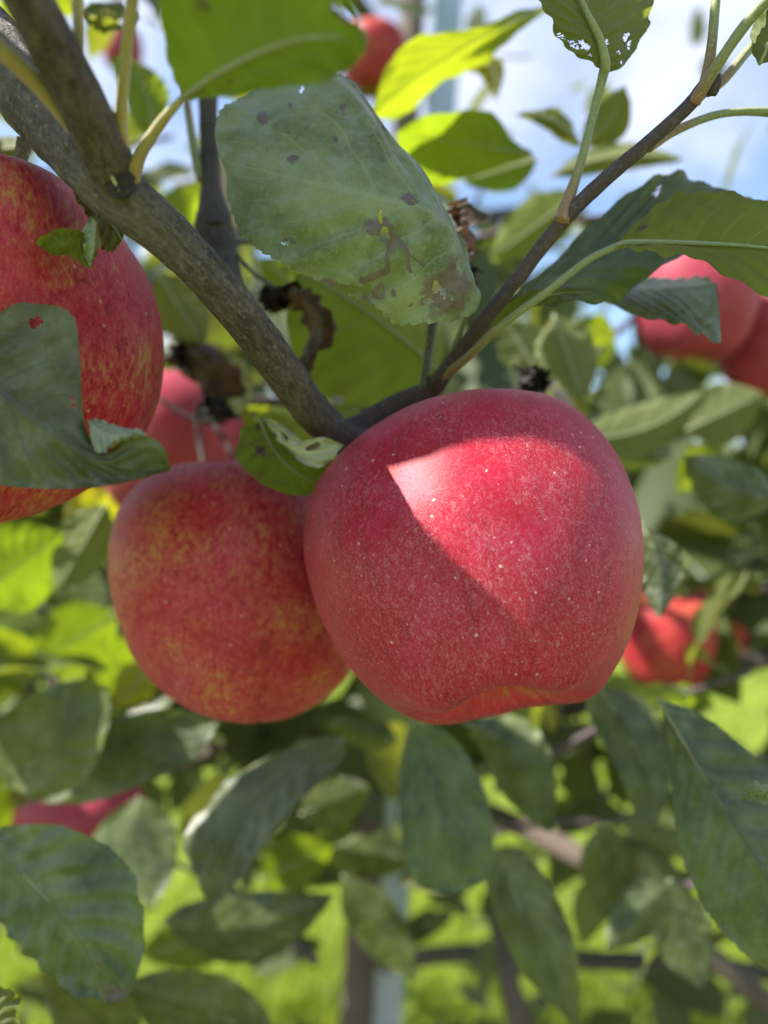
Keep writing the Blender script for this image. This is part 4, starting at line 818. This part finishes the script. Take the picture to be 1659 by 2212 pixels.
bw('branch', [(910, 520, 1.28, 30), (1050, 470, 1.1, 30), (1200, 462, .95, 26), (1420, 520, .9, 22)], 'bark_dark', n=30, ring=10, rough=.1, nsc=60)
bw('branch', [(855, 1870, 1.28, 30), (870, 1760, .95, 22), (860, 1650, .8, 20), (835, 1560, .74, 12)], 'bark_dark', n=30, ring=10, rough=.1, nsc=60)

# unseen leaves added up towards the sun, to shade the fruit and near leaves
def proj(p): return (p[0] / p[1] * F + CX, (CAMZ - p[2]) / p[1] * F + CY)
def outside(p, mg=.0):
    if p.y <= .01: return True
    x, y = proj(p); m = mg / p.y * F
    return x < -m or x > 1659 + m or y < -m or y > 2212 + m
def shade_leaf(near, far, t0, t1):  # added unseen leaf, its margin shaped to cast the wanted shadow edge
    n = len(near); tt = [t0 + (t1 - t0) * i / (n - 1) for i in range(n)]
    A = [at(*p) + SUN * t for p, t in zip(near, tt)]; B = [at(*p) + SUN * t for p, t in zip(far, tt)]
    mid = [a.lerp(b, .5) for a, b in zip(A, B)]
    px = lambda q: (*proj(q), q.y)
    mid = [A[0].lerp(B[0], .5) + (mid[0] - mid[1]) * .5] + mid + [mid[-1] + (mid[-1] - mid[-2]) * .5]
    loft_leaf([px(q) for q in mid], [px(q) for q in A], [px(q) for q in B], M['leaf'], tree, nu=40, nv=8, rib=5, serr=.01, wav=.0003, side='under')
APC = at(1022, 1195, .1915) - Vector((0, 0, CAMZ))
def on_apple(px, py):
    """(px, py, depth) of the large apple's skin, taken as a ball"""
    v = (at(px, py, 1.0) - Vector((0, 0, CAMZ))).normalized(); b = v.dot(APC); q = b * b - APC.length_squared + .0412 ** 2
    return (px, py, (b - math.sqrt(max(q, 0))) * v.y)
shade_leaf([on_apple(*p) for p in [(795, 1005), (897, 988), (980, 968), (1080, 950), (1180, 955), (1280, 1005), (1340, 1090)]],
           [on_apple(*p) for p in [(690, 930), (800, 850), (930, 790), (1080, 770), (1220, 790), (1340, 860), (1420, 970)]], .19, .25)
shade_leaf([(690, 1030, .165), (770, 1085, .158), (850, 1165, .153), (915, 1260, .151), (980, 1355, .152), (1050, 1420, .157)],
           [(560, 1180, .165), (600, 1290, .158), (660, 1400, .153), (740, 1490, .151), (830, 1570, .152), (930, 1620, .157)], .15, .185)
shade_leaf([(820, 1250, .153), (870, 1310, .152), (930, 1370, .152), (1000, 1420, .155), (1060, 1450, .160)],
           [(700, 1380, .158), (750, 1460, .157), (820, 1530, .158), (900, 1580, .162), (980, 1600, .166)], .215, .235)
shade_leaf([(470, 400, .171), (550, 545, .167), (700, 620, .166), (850, 690, .166), (990, 700, .168)],
           [(500, 250, .185), (620, 190, .187), (770, 230, .182), (890, 400, .17), (1000, 560, .17)], .15, .16)
PATCH = [at(*p) for p in [(870, 1040, .157), (905, 1012, .156), (930, 1080, .153), (980, 1150, .151), (1020, 1220, .150), (1062, 1300, .153), (1000, 1080, .152), (1060, 1150, .151), (1090, 1230, .151), (1080, 1100, .152), (1150, 1130, .151), (1200, 1190, .152), (1140, 1260, .152), (1170, 1080, .152), (1170, 1310, .155), (1130, 1040, .153), (1240, 1140, .154)]]
def clear_of_patch(p, r):
    for q in PATCH:
        w = p - q; t = w.dot(SUN)
        if t > 0 and (w - SUN * t).length < r: return False
    return True
rs2 = random.Random(3); nsh = 0
for (px, py, d) in [(560, 170, .110), (690, 150, .106), (560, 230, .185), (700, 200, .185), (620, 330, .168), (760, 330, .165), (700, 480, .164), (830, 520, .164), (900, 620, .166), (980, 620, .17), (560, 450, .168), (870, 400, .165),
                    (100, 450, .145), (60, 600, .145), (250, 700, .155), (100, 820, .14), (250, 980, .134), (40, 980, .14), (330, 1150, .22), (450, 1100, .215), (560, 1200, .21), (400, 1350, .212), (600, 1400, .21), (650, 1100, .215), (350, 1250, .22), (520, 1500, .22),
                    (1300, 480, .20), (1450, 420, .20), (1250, 600, .19), (1450, 500, .17), (1580, 480, .17), (1480, 640, .205), (1600, 540, .165), (100, 1880, .22), (200, 1980, .212), (150, 2100, .213), (1500, 1700, .22), (1580, 1850, .212), (1550, 1650, .225), (1640, 1950, .208),
                    (600, 1700, .29), (500, 1850, .284), (930, 1700, .292), (1000, 1820, .287), (1340, 1600, .30), (1140, 1680, .326), (120, 1600, .315), (300, 1630, .33), (820, 780, .255), (720, 700, .25)]:
    for k in range(12):
        t = .15 + .035 * k + rs2.uniform(0, .03)
        p = at(px, py, d) + SUN * t
        if outside(p, .035) and (p - Vector((0, 0, CAMZ))).length > .09 and clear_of_patch(p, .030):
            z = (SUN + Vector((rs2.gauss(0, .25), rs2.gauss(0, .25), rs2.gauss(0, .25)))).normalized()
            x = Vector((rs2.gauss(0, 1), rs2.gauss(0, 1), -.3)); x = (x - z * x.dot(z)).normalized(); y = z.cross(x)
            if not all(clear_of_patch(p + x * e, .010) for e in (-.07, -.055, -.04, -.02, .03, .05)): continue
            o = bpy.data.objects.new('leaf', rs2.choice(PROTO[:8])); sz = rs2.uniform(.062, .082)  # unseen leaf added to keep the sun off the target point
            link(o, tree, p - x * sz * .7); o.rotation_mode = 'QUATERNION'; o.rotation_quaternion = Matrix((x, y, z)).transposed().to_quaternion(); o.scale = (sz,) * 3; nsh += 1
            break

# more foliage of the same tree: behind the leaves above, plus unseen leaves added overhead for shade
def behind(r, n):
    out = []
    while len(out) < n:
        d = r.uniform(.65, 2.1); px, py = r.uniform(-500, 2160), r.uniform(-400, 2300)
        if r.rand() > density(px, py) ** 1.3: continue
        c = at(px, py, d)
        if c.z < .25 or blocks_sunny(c, .045): continue
        k = mnoise.noise(Vector(c) * 5.5)
        if k < r.uniform(-.45, .25): continue
        out.append(c)
    return np.array([tuple(c) for c in out])
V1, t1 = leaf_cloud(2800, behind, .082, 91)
def shade_canopy(r, n):  # unseen leaves added to block sun and sky, with gaps for sunlit spots
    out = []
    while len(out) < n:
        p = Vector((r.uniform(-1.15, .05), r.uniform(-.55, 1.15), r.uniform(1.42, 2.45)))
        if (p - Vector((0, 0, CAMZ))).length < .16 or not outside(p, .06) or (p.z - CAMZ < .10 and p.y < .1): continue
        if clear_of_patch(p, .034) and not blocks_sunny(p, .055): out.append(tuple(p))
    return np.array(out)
V2, t2 = leaf_cloud(150, shade_canopy, .085, 77)
M['shade_canopy'] = foliage_simple('tree_and_shade_leaf', (0.040, 0.058, 0.018), (0.070, 0.092, 0.028), (0.24, 0.28, 0.030), 0.30)
cn = fast_mesh('foliage', np.concatenate([V1, V2]), np.concatenate([t1, t2 + len(V1)]), M['shade_canopy'], tree, tpt(2.0)); cn['kind'] = 'stuff'; cn['label'] = 'denser leaves of the tree behind, plus unseen leaves added overhead for shade'
